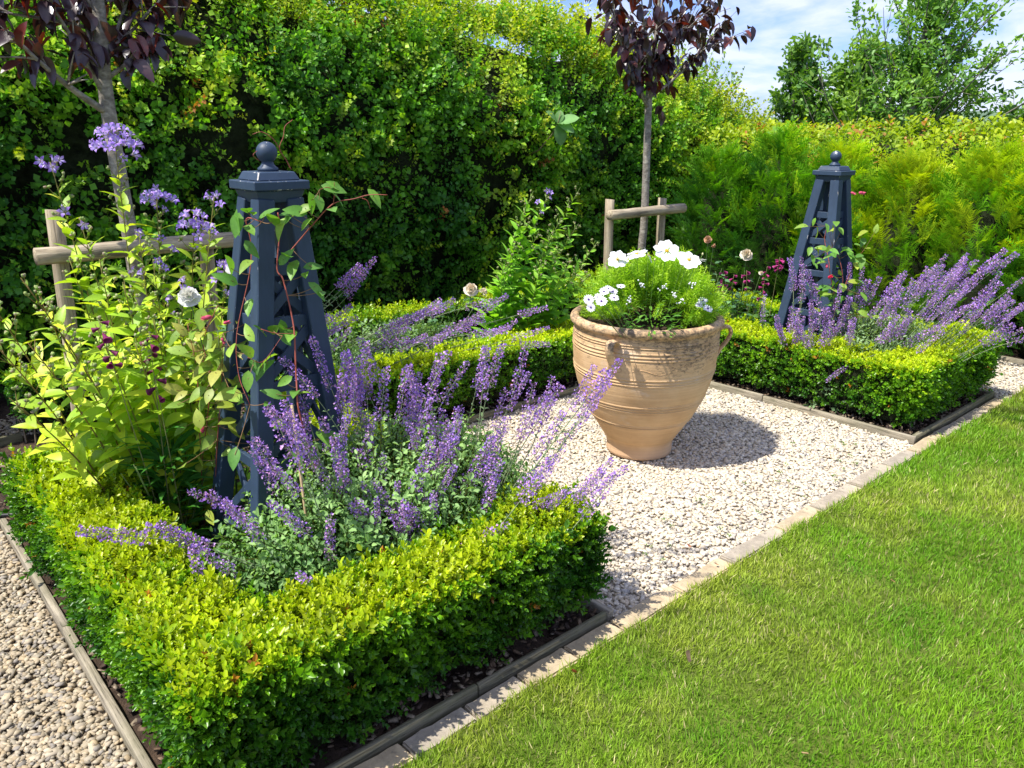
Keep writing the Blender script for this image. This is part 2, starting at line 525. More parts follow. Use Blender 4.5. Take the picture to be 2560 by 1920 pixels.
def terracotta_mat():
    m, nt, out = new_mat('terracotta')
    tc = nd(nt, "ShaderNodeTexCoord")
    sx = nd(nt, "ShaderNodeSeparateXYZ"); nt.links.new(tc.outputs['Object'], sx.inputs[0])
    f = noise(nt, 4.0, 6, 0.6)
    c = rampc(nt, f, [(0.25, (0.47, 0.29, 0.14)), (0.5, (0.58, 0.385, 0.205)), (0.78, (0.66, 0.48, 0.29))])
    # horizontal throwing streaks
    st = noise(nt, 3.0, 7, 0.6, scl=(1.0, 1.0, 26.0), dist=0.2)
    c = mixc(nt, 'MULTIPLY', 0.6, c, rampc(nt, st, [(0.3, (.78, .76, .74)), (0.7, (1.16, 1.16, 1.15))]))
    # cooler, pinker foot
    ft = nd(nt, "ShaderNodeMapRange"); nt.links.new(sx.outputs[2], ft.inputs[0])
    ft.inputs[1].default_value = 0.10; ft.inputs[2].default_value = 0.0; ft.inputs[3].default_value = 0; ft.inputs[4].default_value = .5
    c = mixc(nt, 'MIX', ft.outputs[0], c, (0.56, 0.38, 0.27))
    # dark lichen speckle towards the rim
    h = nd(nt, "ShaderNodeMapRange"); nt.links.new(sx.outputs[2], h.inputs[0])
    h.inputs[1].default_value = 0.44; h.inputs[2].default_value = 0.76; h.inputs[3].default_value = -0.12; h.inputs[4].default_value = 0.16
    sp = nd(nt, "ShaderNodeMath"); sp.operation = 'ADD'
    nt.links.new(noise(nt, 34, 9, 0.78, scl=(1, 1, 2.2)), sp.inputs[0]); nt.links.new(h.outputs[0], sp.inputs[1])
    sp2 = nd(nt, "ShaderNodeMath"); sp2.operation = 'ADD'
    lg = nd(nt, "ShaderNodeMapRange"); nt.links.new(noise(nt, 3.4, 3, 0.5), lg.inputs[0])
    lg.inputs[1].default_value = 0.3; lg.inputs[2].default_value = 0.7; lg.inputs[3].default_value = -0.10; lg.inputs[4].default_value = 0.10
    nt.links.new(sp.outputs[0], sp2.inputs[0]); nt.links.new(lg.outputs[0], sp2.inputs[1])
    fac = rampc(nt, sp2.outputs[0], [(0.57, (0, 0, 0)), (0.68, (.85, .85, .85))])
    c = mixc(nt, 'MIX', fac, c, (0.115, 0.085, 0.06))
    # white bloom
    bl = rampc(nt, noise(nt, 5.5, 8, 0.7, scl=(1, 1, 1.6)), [(0.58, (0, 0, 0)), (0.72, (.5, .5, .5))])
    c = mixc(nt, 'MIX', bl, c, (0.58, 0.50, 0.42))
    p = nd(nt, "ShaderNodeBsdfPrincipled"); p.inputs["Roughness"].default_value = 0.78
    p.inputs["Specular IOR Level"].default_value = 0.3
    nt.links.new(c, p.inputs["Base Color"])
    b1 = bump(nt, st, 0.45, 0.004)
    nt.links.new(bump(nt, noise(nt, 70, 6, .7), 0.3, 0.002, b1), p.inputs["Normal"])
    nt.links.new(p.outputs[0], out.inputs[0])
    return m
M['terracotta'] = terracotta_mat()

# ------------------------------------------------------------------ ground, lawn, paths, beds
def sheet(name, x0, x1, y0, y1, z, mat, step=None, amp=0.0, seed=1):
    nx = max(2, int((x1 - x0) / step) + 1) if step else 2
    ny = max(2, int((y1 - y0) / step) + 1) if step else 2
    X, Y = np.meshgrid(np.linspace(x0, x1, nx), np.linspace(y0, y1, ny), indexing='ij')
    V = np.stack([X.ravel(), Y.ravel(), np.full(X.size, z, float)], 1)
    if amp:
        V[:, 2] += (vnoise(V, 0.25, seed) - .5) * amp + (vnoise(V, 0.07, seed + 3) - .5) * amp * .8
    i = np.arange(nx - 1)[:, None] * ny + np.arange(ny - 1)[None]
    i = i.ravel()
    F = np.concatenate([np.stack([i, i + ny, i + ny + 1], 1), np.stack([i, i + ny + 1, i + 1], 1)])
    g = Geo(); g.add(V, F)
    o = link(name, g.mesh(name, mat, smooth=True), kind='structure')
    return o

sheet('ground', -700, 900, -300, 1200, -0.06, M['field'])
sheet('lawn', -4, 14, -9, 1.492, -0.006, M['turf'], 0.12, 0.012, 2)
sheet('gravel_court', 1.885, 4.49, 1.55, 3.49, -0.020, M['grit'], 0.1, 0.004, 3)
sheet('gravel_path', -2.6, 0.405, 1.50, 6.2, -0.022, M['grit_dirty'], 0.1, 0.006, 4)
path_r = sheet('gravel_path', 5.78, 6.80, 1.44, 5.2, -0.022, M['grit'], 0.1, 0.006, 5)
sheet('bed_soil', 0.425, 1.885, 1.595, 5.6, 0.004, M['soil'], 0.05, 0.03, 6)
sheet('bed_soil', 1.8852, 4.4998, 3.495, 5.6, 0.004, M['soil'], 0.06, 0.03, 7)
sheet('bed_soil', 4.50, 5.755, 1.595, 5.6, 0.004, M['soil'], 0.06, 0.03, 8)
sheet('hedge_soil', -4, 14, 5.6, 9, -0.004, M['soil'], 0.2, 0.03, 9)
sheet('hedge_soil', 6.82, 14, 1.50, 5.598, -0.004, M['soil'], 0.2, 0.03, 10)

# gravel stones
def ico():
    t = (1 + 5 ** .5) / 2
    V = unit(np.array([(-1, t, 0), (1, t, 0), (-1, -t, 0), (1, -t, 0), (0, -1, t), (0, 1, t), (0, -1, -t), (0, 1, -t), (t, 0, -1), (t, 0, 1), (-t, 0, -1), (-t, 0, 1)]))
    F = np.array([(0, 11, 5), (0, 5, 1), (0, 1, 7), (0, 7, 10), (0, 10, 11), (1, 5, 9), (5, 11, 4), (11, 10, 2), (10, 7, 6), (7, 1, 8),
                  (3, 9, 4), (3, 4, 2), (3, 2, 6), (3, 6, 8), (3, 8, 9), (4, 9, 5), (2, 4, 11), (6, 2, 10), (8, 6, 7), (9, 8, 1)])
    return V, F
def stone_protos(k=14, seed=3):
    r = np.random.default_rng(seed); out = []
    V0, F = ico()
    for _ in range(k):
        V = V0 * (1 + r.uniform(-.24, .24, (12, 3)))
        V = np.sign(V) * np.abs(V) ** 0.72
        V = V * np.array([r.uniform(.8, 1.25), r.uniform(.55, .85), r.uniform(.26, .46)]) * .54
        out.append((V, F, np.ones((12, 3))))
    for _ in range(k + 6):
        V = np.array([(x, y, z) for z in (-1, 1) for x, y in ((-1, -1), (1, -1), (1, 1), (-1, 1))], float)
        V[4:, :2] *= r.uniform(.45, .9)
        V += r.uniform(-.38, .38, (8, 3))
        V = V * np.array([r.uniform(.75, 1.15), r.uniform(.5, .85), r.uniform(.28, .45)]) * .46
        F = np.array(quads([(3, 2, 1, 0), (4, 5, 6, 7), (0, 1, 5, 4), (1, 2, 6, 5), (2, 3, 7, 6), (3, 0, 4, 7)]))
        out.append((V, F, np.ones((8, 3))))
    return out
SP = stone_protos()
PALE = np.array([(.66, .58, .45), (.62, .54, .42), (.70, .63, .51), (.54, .48, .39), (.64, .53, .38), (.43, .40, .36), (.68, .60, .46), (.60, .51, .38)])
DIRTY = np.array([(.42, .35, .24), (.38, .31, .21), (.46, .39, .28), (.31, .27, .20), (.41, .32, .20), (.28, .25, .21), (.40, .34, .25)])
def gravel(name, x0, x1, y0, y1, n, size, cols, z0, parent_kind='stuff', far=None, label=None):
    n = int(n)
    P = np.stack([rng.uniform(x0, x1, n), rng.uniform(y0, y1, n), np.zeros(n)], 1)
    lay = rng.uniform(0, 1, n)
    P[:, 2] = z0 + lay * size * .45 + (vnoise(P, .35, 5) - .5) * .010
    q = rng.normal(size=(n, 3)) * .35
    Z = unit(np.array([0, 0, 1.0]) + q)
    R = frames(np.concatenate([unit(rng.normal(size=(n, 2))), np.zeros((n, 1))], 1) - 0, Z)
    s = size * np.exp(rng.normal(0, .22, n)) * np.where(rng.random(n) < .08, 1.35, 1.0)
    t = cols[rng.integers(0, len(cols), n)] * rng.uniform(.82, 1.1, (n, 1)) * (0.80 + 0.20 * lay[:, None])
    t *= (0.9 + .2 * vnoise(P, .5, 9))[:, None]
    g = Geo(); g.scatter(SP, rng.integers(0, len(SP), n), R, P, s, t)
    o = link(name, g.mesh(name, M['stone_chip']), kind='stuff')
    tag(o, label, 'gravel')
    return o
gravel('gravel', 1.905, 4.47, 1.575, 3.465, 33000, .0195, PALE, -.017, label='pale cream stone chippings around the big terracotta pot')
gravel('gravel', -0.35, 0.40, 0.9, 4.9, 27000, .0195, DIRTY, -.020, label='dirty tan and grey chippings of the path at lower left')
gravel('gravel', 5.80, 6.78, 1.45, 4.0, 7500, .021, PALE, -.018, label='pale chippings of the path beyond the right bed')
gravel('gravel', 0.10, 1.0, 4.95, 5.5, 1800, .022, DIRTY * .8, -.010, label='shaded grey chippings behind the timber at far left')  # tint lowered to put the shade into these chippings

# bark and leaf litter on the beds
def chips(name, rects, dens, label):
    pr = []
    r = np.random.default_rng(4)
    for k in range(8):
        V, F = box_geo(-.5, .5, -.22, .22, -.06, .06)
        V = V + r.normal(size=V.shape) * .07
        pr.append((V, F, np.ones((len(V), 3))))
    g = Geo()
    for (x0, x1, y0, y1) in rects:
        n = int((x1 - x0) * (y1 - y0) * dens)
        P = np.stack([rng.uniform(x0, x1, n), rng.uniform(y0, y1, n), rng.uniform(.008, .026, n)], 1)
        Z = unit(np.array([0, 0, 1.0]) + rng.normal(size=(n, 3)) * .35)
        R = frames(np.concatenate([rng.normal(size=(n, 2)), np.zeros((n, 1))], 1), Z)
        cc = np.array([(.10, .065, .04), (.06, .04, .03), (.16, .11, .07), (.20, .16, .11), (.05, .035, .03), (.28, .22, .15)])
        g.scatter(pr, rng.integers(0, 8, n), R, P, rng.uniform(.012, .034, n), cc[rng.integers(0, 6, n)])
    o = link(name, g.mesh(name, M['chip']), kind='stuff')
    tag(o, label, 'mulch')
chips('bark_mulch', [(.44, 1.86, 1.61, 4.6), (1.86, 4.5, 3.5, 4.6), (4.5, 5.74, 1.61, 4.6), (-.2, .44, 3.95, 4.8)], 1500, 'brown bark mulch and leaf litter lying on the flower beds')

# stone edging between lawn and gravel
edging = thing('stone_edging', 'row of flush sandstone blocks between the lawn and the gravel court', 'edging', (0, 1.53, 0))
xs = [0.30, 0.52, 0.765, 0.986, 1.214, 1.427, 1.642]
while xs[-1] < 5.70:
    last = xs[-1]
    xs.append(last + (random.uniform(.30, .46) if last > 1.8 else .23))
import bmesh
for a, b in zip(xs[:-1], xs[1:]):
    bm = bmesh.new(); bmesh.ops.create_cube(bm, size=1.0)
    b = min(b, 5.74)
    for v in bm.verts:
        v.co = Vector((v.co.x * (b - a - .008), v.co.y * .082, v.co.z * .07))
    bmesh.ops.subdivide_edges(bm, edges=[e for e in bm.edges if abs((e.verts[0].co - e.verts[1].co).x) > .02], cuts=5, use_grid_fill=True)
    bmesh.ops.bevel(bm, geom=[e for e in bm.edges if e.is_boundary or e.calc_face_angle(0) > .8], offset=.006, segments=2, affect='EDGES')
    for v in bm.verts:
        p = np.array([[v.co.x + a * 3, v.co.y, v.co.z]])
        k = (vnoise(p, .05, 2)[0] - .5) * .010
        v.co.y += k; v.co.z += (vnoise(p, .03, 4)[0] - .5) * .007
    bmesh.ops.triangulate(bm, faces=bm.faces[:])
    me = bpy.data.meshes.new('kerb_stone'); bm.to_mesh(me); bm.free()
    me.materials.append(M['kerb'])
    o = link('kerb_stone', me, edging, loc=((a + b) / 2, 0.0, -.030 + random.uniform(-.003, .003)))
    o.rotation_euler = (random.uniform(-.012, .012), random.uniform(-.008, .008), random.uniform(-.012, .012))

# timber boards round the beds
def board(parent, x0, x1, y0, y1, z0, z1, mat):
    V, F = box_geo(-(x1 - x0) / 2, (x1 - x0) / 2, -(y1 - y0) / 2, (y1 - y0) / 2, -(z1 - z0) / 2, (z1 - z0) / 2, .002)
    g = Geo().add(V, F)
    px, py, pz = parent.location
    o = link('board', g.mesh('board', mat), parent, loc=((x0 + x1) / 2 - px, (y0 + y1) / 2 - py, (z0 + z1) / 2 - pz))
    o.rotation_euler = (random.uniform(-.012, .012), 0, random.uniform(-.0025, .0025))
    return o
be = thing('timber_edging', 'greenish timber boards edging the front bed under its box hedge', 'edging', (1.15, 1.6, 0))
board(be, .432, 1.288, 1.588, 1.606, -.04, .024, M['board_x'])
board(be, 1.294, 1.884, 1.588, 1.606, -.04, .022, M['board_x'])
board(be, .405, .429, 1.590, 2.75, -.04, .026, M['board_y'])
board(be, .405, .429, 2.756, 3.86, -.04, .028, M['board_y'])
board(be, 1.887, 1.911, 1.582, 2.60, -.04, .024, M['board_y'])
board(be, 1.887, 1.911, 2.606, 3.47, -.04, .024, M['board_y'])
be = thing('timber_edging', 'pale timber board at the back of the gravel court below the box hedge', 'edging', (3.1, 3.48, 0))
board(be, 1.887, 3.20, 3.476, 3.500, -.04, .030, M['board_x'])
board(be, 3.206, 4.47, 3.476, 3.500, -.04, .028, M['board_x'])
be = thing('timber_edging', 'weathered boards round the right bed where box hedge meets gravel and lawn', 'edging', (5.1, 1.6, 0))
board(be, 4.476, 4.500, 1.585, 2.55, -.04, .028, M['board_y'])
board(be, 4.476, 4.500, 2.556, 3.50, -.04, .028, M['board_y'])
board(be, 4.503, 5.752, 1.590, 1.614, -.04, .028, M['board_x'])
board(be, 5.755, 5.779, 1.585, 3.2, -.04, .024, M['board_y'])
board(be, 5.755, 5.779, 3.206, 5.2, -.04, .024, M['board_y'])
be = thing('timber_edging', 'dark timber board on the shaded soil at the far left edge', 'edging', (.2, 4.9, 0))
board(be, -.6, .70, 4.86, 4.885, -.04, .045, M['board_x'])
be = thing('timber_edging', 'timber board below the yew hedge beside the far right path', 'edging', (6.8, 3, 0))
board(be, 6.80, 6.825, 1.5, 5.4, -.04, .035, M['board_y'])

# black irrigation hose at the left
g = Geo()
pts = np.array([(-.05, 3.93, .02), (.25, 3.86, .035), (.46, 3.80, .035), (.62, 3.6, .03), (.86, 3.3, .028), (.88, 2.9, .03), (.80, 2.55, .04), (.86, 2.2, .035), (1.1, 2.02, .03)])
from itertools import chain
def smooth_path(P, k=6):
    P = np.asarray(P, float); out = []
    Q = np.concatenate([[2 * P[0] - P[1]], P, [2 * P[-1] - P[-2]]])
    for i in range(1, len(Q) - 2):
        for t in np.linspace(0, 1, k, endpoint=False):
            a, b, c, d = Q[i - 1], Q[i], Q[i + 1], Q[i + 2]
            out.append(.5 * ((2 * b) + (-a + c) * t + (2 * a - 5 * b + 4 * c - d) * t * t + (-a + 3 * b - 3 * c + d) * t ** 3))
    out.append(P[-1])
    return np.array(out)
g.add(*tube(smooth_path(pts), .009, 8))
o = link('irrigation_hose', g.mesh('irrigation_hose', M['black_hose'], True))
tag(o, 'black irrigation hose lying on the soil behind the front box hedge', 'hose')

# ------------------------------------------------------------------ grass
def grass():
    pr = []
    r = np.random.default_rng(12)
    for k in range(10):
        L = 1.0; w = .062; b = r.uniform(.15, .65); tw = r.uniform(-.4, .4)
        V = np.array([(-w / 2, 0, 0), (w / 2, 0, 0), (-w * .45, b * .22, .5), (w * .45, b * .22 + w * tw, .5), (w * tw, b * .75, .93)])
        F = np.array([(0, 1, 3), (0, 3, 2), (2, 3, 4)])
        C = np.array([(.8, .82, .75), (.8, .82, .75), (1, 1, 1), (1, 1, 1), (1.12, 1.1, 1.0)])
        pr.append((V, F, C))
    # sample by rings so that blades are finer and denser near the viewer
    n = 800000
    X = rng.uniform(.15, 7.6, n); Y = 1.505 - rng.uniform(0, 1, n) ** 1.15 * 3.4
    d = np.hypot(X, Y)
    az = np.degrees(np.arctan2(X, Y))
    keep = (az > 22) & (az < 100) & (d > .8) & (rng.random(n) < np.clip(1.55 / d, 0, 1) ** 1.15)
    # nothing far behind the near frame edge
    keep &= (Y > .15 * X - .9)
    X, Y, d = X[keep], Y[keep], d[keep]
    n = len(X)
    P = np.stack([X, Y, np.zeros(n) - .008], 1)
    edge = (vnoise(P, .10, 31) - .5) * .035 + (vnoise(P, .03, 32) - .5) * .02
    ok = Y < 1.488 + edge + .004
    P, d = P[ok], d[ok]; n = len(P)
    pn = vnoise(P, .34, 21) * .5 + vnoise(P, .11, 22) * .32 + vnoise(P, .045, 23) * .18
    yel = np.clip((vnoise(P * np.array([1, 1, 1]), .55, 24) * .55 + vnoise(P, .16, 25) * .45 - .42) * 3.2, 0, 1)
    H = (.016 + .013 * pn) * rng.uniform(.6, 1.3, n) * (1 + .12 * d)
    H *= 1 + .35 * (P[:, 1] > 1.44)
    # blades lean in drifts
    la = vnoise(P, .12, 26) * 9 + rng.normal(0, 1.3, n)
    lean = rng.uniform(.05, .75, n)
    Zup = unit(np.stack([np.cos(la) * lean, np.sin(la) * lean, np.ones(n)], 1))
    fa = rng.uniform(0, 2 * PI, n)
    Yd = np.stack([np.cos(fa), np.sin(fa), np.zeros(n)], 1)
    Xd = unit(np.cross(Yd, Zup)); Yd = np.cross(Zup, Xd)
    R = np.stack([Xd, Yd, Zup], -1)
    W = (.0016 + .00055 * d) / (.062 * H)
    R[:, :, 0] *= W[:, None]
    g1 = np.array([.235, .42, .022]); g2 = np.array([.125, .31, .018]); y1 = np.array([.47, .51, .08]); st = np.array([.60, .54, .27])
    t = g2 + (g1 - g2) * np.clip(pn * 1.6 - .35, 0, 1)[:, None]
    t = t * (1 - yel[:, None] * .62) + y1 * yel[:, None] * .62
    s = rng.random(n) < (.03 + .09 * yel)
    t[s] = st * rng.uniform(.6, 1.1, (s.sum(), 1))
    t *= rng.uniform(.8, 1.2, (n, 1))
    g = Geo(); g.scatter(pr, rng.integers(0, 10, n), R, P, H, t)
    o = link('grass', g.mesh('grass', M['grass']), kind='stuff')
    tag(o, 'mown green lawn grass with yellowish patches', 'grass')
    print('grass blades', n)
grass()

# ------------------------------------------------------------------ box hedges
def sprig(r, n=5, L=.05, leafL=.018, leafW=.0095, hexed=True, droop=.1):
    """box shoot along +Z with opposite pairs of oval leaves"""
    g = Geo()
    for i in range(n):
        z = L * (i + .6) / n
        ph = (i % 2) * PI / 2 + r.uniform(-.35, .35)
        for s in (0, PI):
            a = ph + s + r.uniform(-.2, .2)
            el = .35 + .75 * (i / max(1, n - 1)) + r.uniform(-.2, .2)
            d = np.array([math.cos(a) * math.cos(el), math.sin(a) * math.cos(el), math.sin(el)])
            R = frame1(d, np.array([-math.cos(a) * math.sin(el), -math.sin(a) * math.sin(el), math.cos(el)]) + r.normal(size=3) * .15)
            sc = r.uniform(.75, 1.1) * (1 - .25 * (i == n - 1))
            V, F, C = (hexleaf if hexed else diamond)(leafL * sc, leafW * sc * (1 if hexed else 1.25))
            k = .62 + .42 * i / max(1, n - 1)
            g.add(V @ R.T + np.array([0, 0, z]), F, np.array([k * .98, k, k * .85]))
    return g.arrays()

def tan_frames(N, r=rng):
    """frames whose Z column is N with random spin"""
    X = unit(np.cross(N, r.normal(size=N.shape)))
    Y = np.cross(N, X)
    return np.stack([X, Y, N], -1)

TAPER = .03
def box_surface(b, n, round_=.045):
    """random points and normals on the sides and top of a box (x0,x1,y0,y1,z0,z1)"""
    x0, x1, y0, y1, z0, z1 = b
    dx, dy, dz = x1 - x0, y1 - y0, z1 - z0
    A = np.array([dx * dy * 1.25, dx * dz, dx * dz, dy * dz, dy * dz])
    f = rng.choice(5, n, p=A / A.sum())
    u, v = rng.random(n), rng.random(n)
    P = np.zeros((n, 3)); N = np.zeros((n, 3))
    m = f == 0; P[m] = np.stack([x0 + u * dx, y0 + v * dy, np.full(n, z1)], 1)[m]; N[m] = (0, 0, 1)
    m = f == 1; P[m] = np.stack([x0 + u * dx, np.full(n, y0), z0 + v * dz], 1)[m]; N[m] = (0, -1, 0)
    m = f == 2; P[m] = np.stack([x0 + u * dx, np.full(n, y1), z0 + v * dz], 1)[m]; N[m] = (0, 1, 0)
    m = f == 3; P[m] = np.stack([np.full(n, x0), y0 + u * dy, z0 + v * dz], 1)[m]; N[m] = (-1, 0, 0)
    m = f == 4; P[m] = np.stack([np.full(n, x1), y0 + u * dy, z0 + v * dz], 1)[m]; N[m] = (1, 0, 0)
    # round the edges: pull towards an inner box
    lo = np.array([x0, y0, z0 - .2]) + round_; hi = np.array([x1, y1, z1]) - round_
    Q = np.clip(P, lo, hi)
    D = P - Q
    N2 = unit(D + N * 1e-4)
    P = Q + N2 * round_
    k = np.clip((z1 - P[:, 2]) / dz, 0, 1)
    P[:, :2] -= N[:, :2] * (TAPER * k)[:, None]
    N2 = unit(N2 - np.array([0, 0, .25]) * (np.abs(N[:, 2]) < .5)[:, None])
    return P, N2

BOXSPR = [sprig(np.random.default_rng(100 + i), 5, .052) for i in range(12)]
BOXSPR_S = [sprig(np.random.default_rng(140 + i), 4, .045, hexed=False) for i in range(10)]
def hedge_bulge(P):
    return (vnoise(P, .16, 40) - .5) * .085 + (vnoise(P, .06, 41) - .5) * .035 + (vnoise(P, .5, 42) - .5) * .045

def box_hedge(label, boxes, dens, fine, gold=0.5, near=None, leaf_scale=1.0, shade=1.0):
    c = np.array(boxes[0])
    root = thing('box_hedge', label, 'hedge', ((c[0] + c[1]) / 2, (c[2] + c[3]) / 2, 0))
    off = np.array(root.location)
    # solid dark core standing for twigs and inner leaves, added to block light
    core = Geo()
    for k, b in enumerate(boxes):
        x0, x1, y0, y1, z0, z1 = b
        nx, ny, nz = [max(2, int(d / .06)) for d in (x1 - x0, y1 - y0, z1 - z0)]
        import itertools
        ins = .030 + .0013 * k
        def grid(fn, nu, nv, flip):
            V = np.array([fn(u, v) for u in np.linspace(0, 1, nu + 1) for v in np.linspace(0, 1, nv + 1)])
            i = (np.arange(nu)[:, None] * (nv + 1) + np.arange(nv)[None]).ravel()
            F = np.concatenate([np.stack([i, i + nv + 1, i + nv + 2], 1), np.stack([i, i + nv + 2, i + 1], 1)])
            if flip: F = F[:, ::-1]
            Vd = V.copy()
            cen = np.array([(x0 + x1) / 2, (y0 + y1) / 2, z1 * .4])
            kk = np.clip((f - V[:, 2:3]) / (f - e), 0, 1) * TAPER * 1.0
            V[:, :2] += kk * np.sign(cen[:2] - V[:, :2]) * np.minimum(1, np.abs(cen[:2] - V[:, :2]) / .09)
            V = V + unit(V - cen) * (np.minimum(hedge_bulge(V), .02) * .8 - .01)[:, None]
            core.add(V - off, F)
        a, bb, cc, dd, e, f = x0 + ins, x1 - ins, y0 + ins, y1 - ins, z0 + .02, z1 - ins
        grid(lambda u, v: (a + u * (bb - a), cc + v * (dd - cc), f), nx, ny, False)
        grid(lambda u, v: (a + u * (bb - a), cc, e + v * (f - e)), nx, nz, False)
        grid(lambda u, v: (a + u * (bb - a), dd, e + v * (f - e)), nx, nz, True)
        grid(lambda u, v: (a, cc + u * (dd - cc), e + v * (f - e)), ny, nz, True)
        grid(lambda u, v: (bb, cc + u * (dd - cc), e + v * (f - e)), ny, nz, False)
    link('branches', core.mesh('branches', M['opaque_twig_core']), root)
    # little trunks
    st = Geo()
    for b in boxes:
        x0, x1, y0, y1, z0, z1 = b
        L = max(x1 - x0, y1 - y0); along_x = (x1 - x0) > (y1 - y0)
        for t in np.arange(.08, L, .13):
            x = x0 + t if along_x else (x0 + x1) / 2
            y = (y0 + y1) / 2 if along_x else y0 + t
            for q in range(3):
                p0 = np.array([x + random.uniform(-.05, .05), y + random.uniform(-.05, .05), 0.0])
                p1 = p0 + np.array([random.uniform(-.06, .06), random.uniform(-.06, .06), z0 + .12])
                st.add(*tube(np.array([p0 - off, (p0 + p1) / 2 + .01 - off, p1 - off]), [.006, .005, .003], 4, False), (.20, .16, .10))
    link('stems', st.mesh('stems', M['stem']), root, kind='stuff')
    g = Geo()
    pr = BOXSPR if fine else BOXSPR_S
    for b in boxes:
        x0, x1, y0, y1, z0, z1 = b
        area = (x1 - x0) * (y1 - y0) * 1.25 + 2 * (z1 - z0) * (x1 - x0 + y1 - y0)
        n = int(area * dens)
        P, N = box_surface(b, n)
        keep = np.ones(n, bool)
        for q in boxes:
            if q is b: continue
            inside = (P[:, 0] > q[0] + .03) & (P[:, 0] < q[1] - .03) & (P[:, 1] > q[2] + .03) & (P[:, 1] < q[3] - .03) & (P[:, 2] < q[5] - .01)
            keep &= ~inside
        # ragged lower edge
        low = P[:, 2] < b[4] + .02 + .07 * vnoise(P, .1, 43)
        keep &= ~(low & (rng.random(n) < .9))
        # small gaps
        keep &= ~((vnoise(P, .045, 44) < .22) & (N[:, 2] < .5) & (rng.random(n) < .75))
        P, N = P[keep], N[keep]; n = len(P)
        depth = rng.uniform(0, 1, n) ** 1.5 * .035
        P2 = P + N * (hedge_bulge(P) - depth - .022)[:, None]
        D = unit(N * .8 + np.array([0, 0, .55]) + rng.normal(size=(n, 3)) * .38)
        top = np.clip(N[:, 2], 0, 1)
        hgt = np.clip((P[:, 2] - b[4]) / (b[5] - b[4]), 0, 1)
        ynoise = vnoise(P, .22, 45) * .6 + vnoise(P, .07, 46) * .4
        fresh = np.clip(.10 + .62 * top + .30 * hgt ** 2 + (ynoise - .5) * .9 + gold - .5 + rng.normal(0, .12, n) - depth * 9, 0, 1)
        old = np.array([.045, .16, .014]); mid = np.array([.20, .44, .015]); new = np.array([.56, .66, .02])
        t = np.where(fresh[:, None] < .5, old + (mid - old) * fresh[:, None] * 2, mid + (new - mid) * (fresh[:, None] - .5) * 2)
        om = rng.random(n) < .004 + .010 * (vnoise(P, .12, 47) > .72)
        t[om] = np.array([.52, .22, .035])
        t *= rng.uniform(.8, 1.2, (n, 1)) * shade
        s = rng.uniform(.75, 1.25, n) * leaf_scale
        s *= 1 + .5 * (rng.random(n) < .03)
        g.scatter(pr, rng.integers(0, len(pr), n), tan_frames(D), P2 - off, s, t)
    o = link('leaves', g.mesh('leaves', M['box']), root, kind='stuff')
    return root

box_hedge('bright yellow-green clipped box hedge wrapping the front bed beside the lawn',
          [(.445, 1.880, 1.608, 1.925, .015, .372), (.448, .735, 1.605, 3.50, .015, .368), (1.53, 1.875, 1.9, 3.5, .04, .31)], 4700, True, .5, leaf_scale=1.12)
box_hedge('low golden box hedge along the back of the gravel court behind the terracotta pot',
          [(1.55, 4.62, 3.505, 3.83, .04, .375)], 2600, False, .62, leaf_scale=1.15)
box_hedge('lime green box hedge around the right bed with the purple catmint inside',
          [(4.505, 4.835, 1.615, 3.84, .03, .385), (4.505, 5.745, 1.615, 1.94, .03, .385), (5.42, 5.745, 1.62, 4.60, .03, .39)], 3100, False, .58, leaf_scale=1.12)
box_hedge('box hedge in half shade at the foot of the tall hawthorn hedge',
          [(.68, 5.70, 4.66, 4.95, .05, .39)], 1500, False, .38, leaf_scale=1.25)

# ------------------------------------------------------------------ hills far away
def hill(name, cx, cy, w, hgt, depth, seed, ax):
    nx, ny = 60, 14
    X, Y = np.meshgrid(np.linspace(-1, 1, nx), np.linspace(-1, 1, ny), indexing='ij')
    Z = np.clip((1 - X ** 2) * (1 - Y ** 2), 0, 1) ** .8
    V = np.stack([X.ravel() * w, Y.ravel() * depth, Z.ravel() * hgt - 1.5], 1)
    V[:, 2] += (vnoise(V, 40, seed) - .5) * hgt * .15 + (vnoise(V, 9, seed) - .5) * hgt * .10
    c, s = math.cos(ax), math.sin(ax)
    V[:, :2] = V[:, :2] @ np.array([[c, s], [-s, c]]) + np.array([cx, cy])
    i = (np.arange(nx - 1)[:, None] * ny + np.arange(ny - 1)[None]).ravel()
    F = np.concatenate([np.stack([i, i + ny, i + ny + 1], 1), np.stack([i, i + ny + 1, i + 1], 1)])
    g = Geo().add(V, F)
    return link(name, g.mesh(name, M['hill'], True), kind='structure')
mh, nt, out = new_mat('wooded_hill')
p = nd(nt, "ShaderNodeBsdfPrincipled"); p.inputs["Roughness"].default_value = 1.0
c = rampc(nt, noise(nt, 0.09, 8, .7), [(0.35, (.055, .10, .055)), (0.6, (.11, .175, .085)), (0.75, (.16, .22, .11))])
nt.links.new(c, p.inputs["Base Color"]); nt.links.new(p.outputs[0], out.inputs[0])
M['hill'] = mh
hill('hill', 400, 105, 240, 13.5, 90, 3, rad(105))
hill('hill', 640, 330, 420, 17, 90, 5, rad(120))

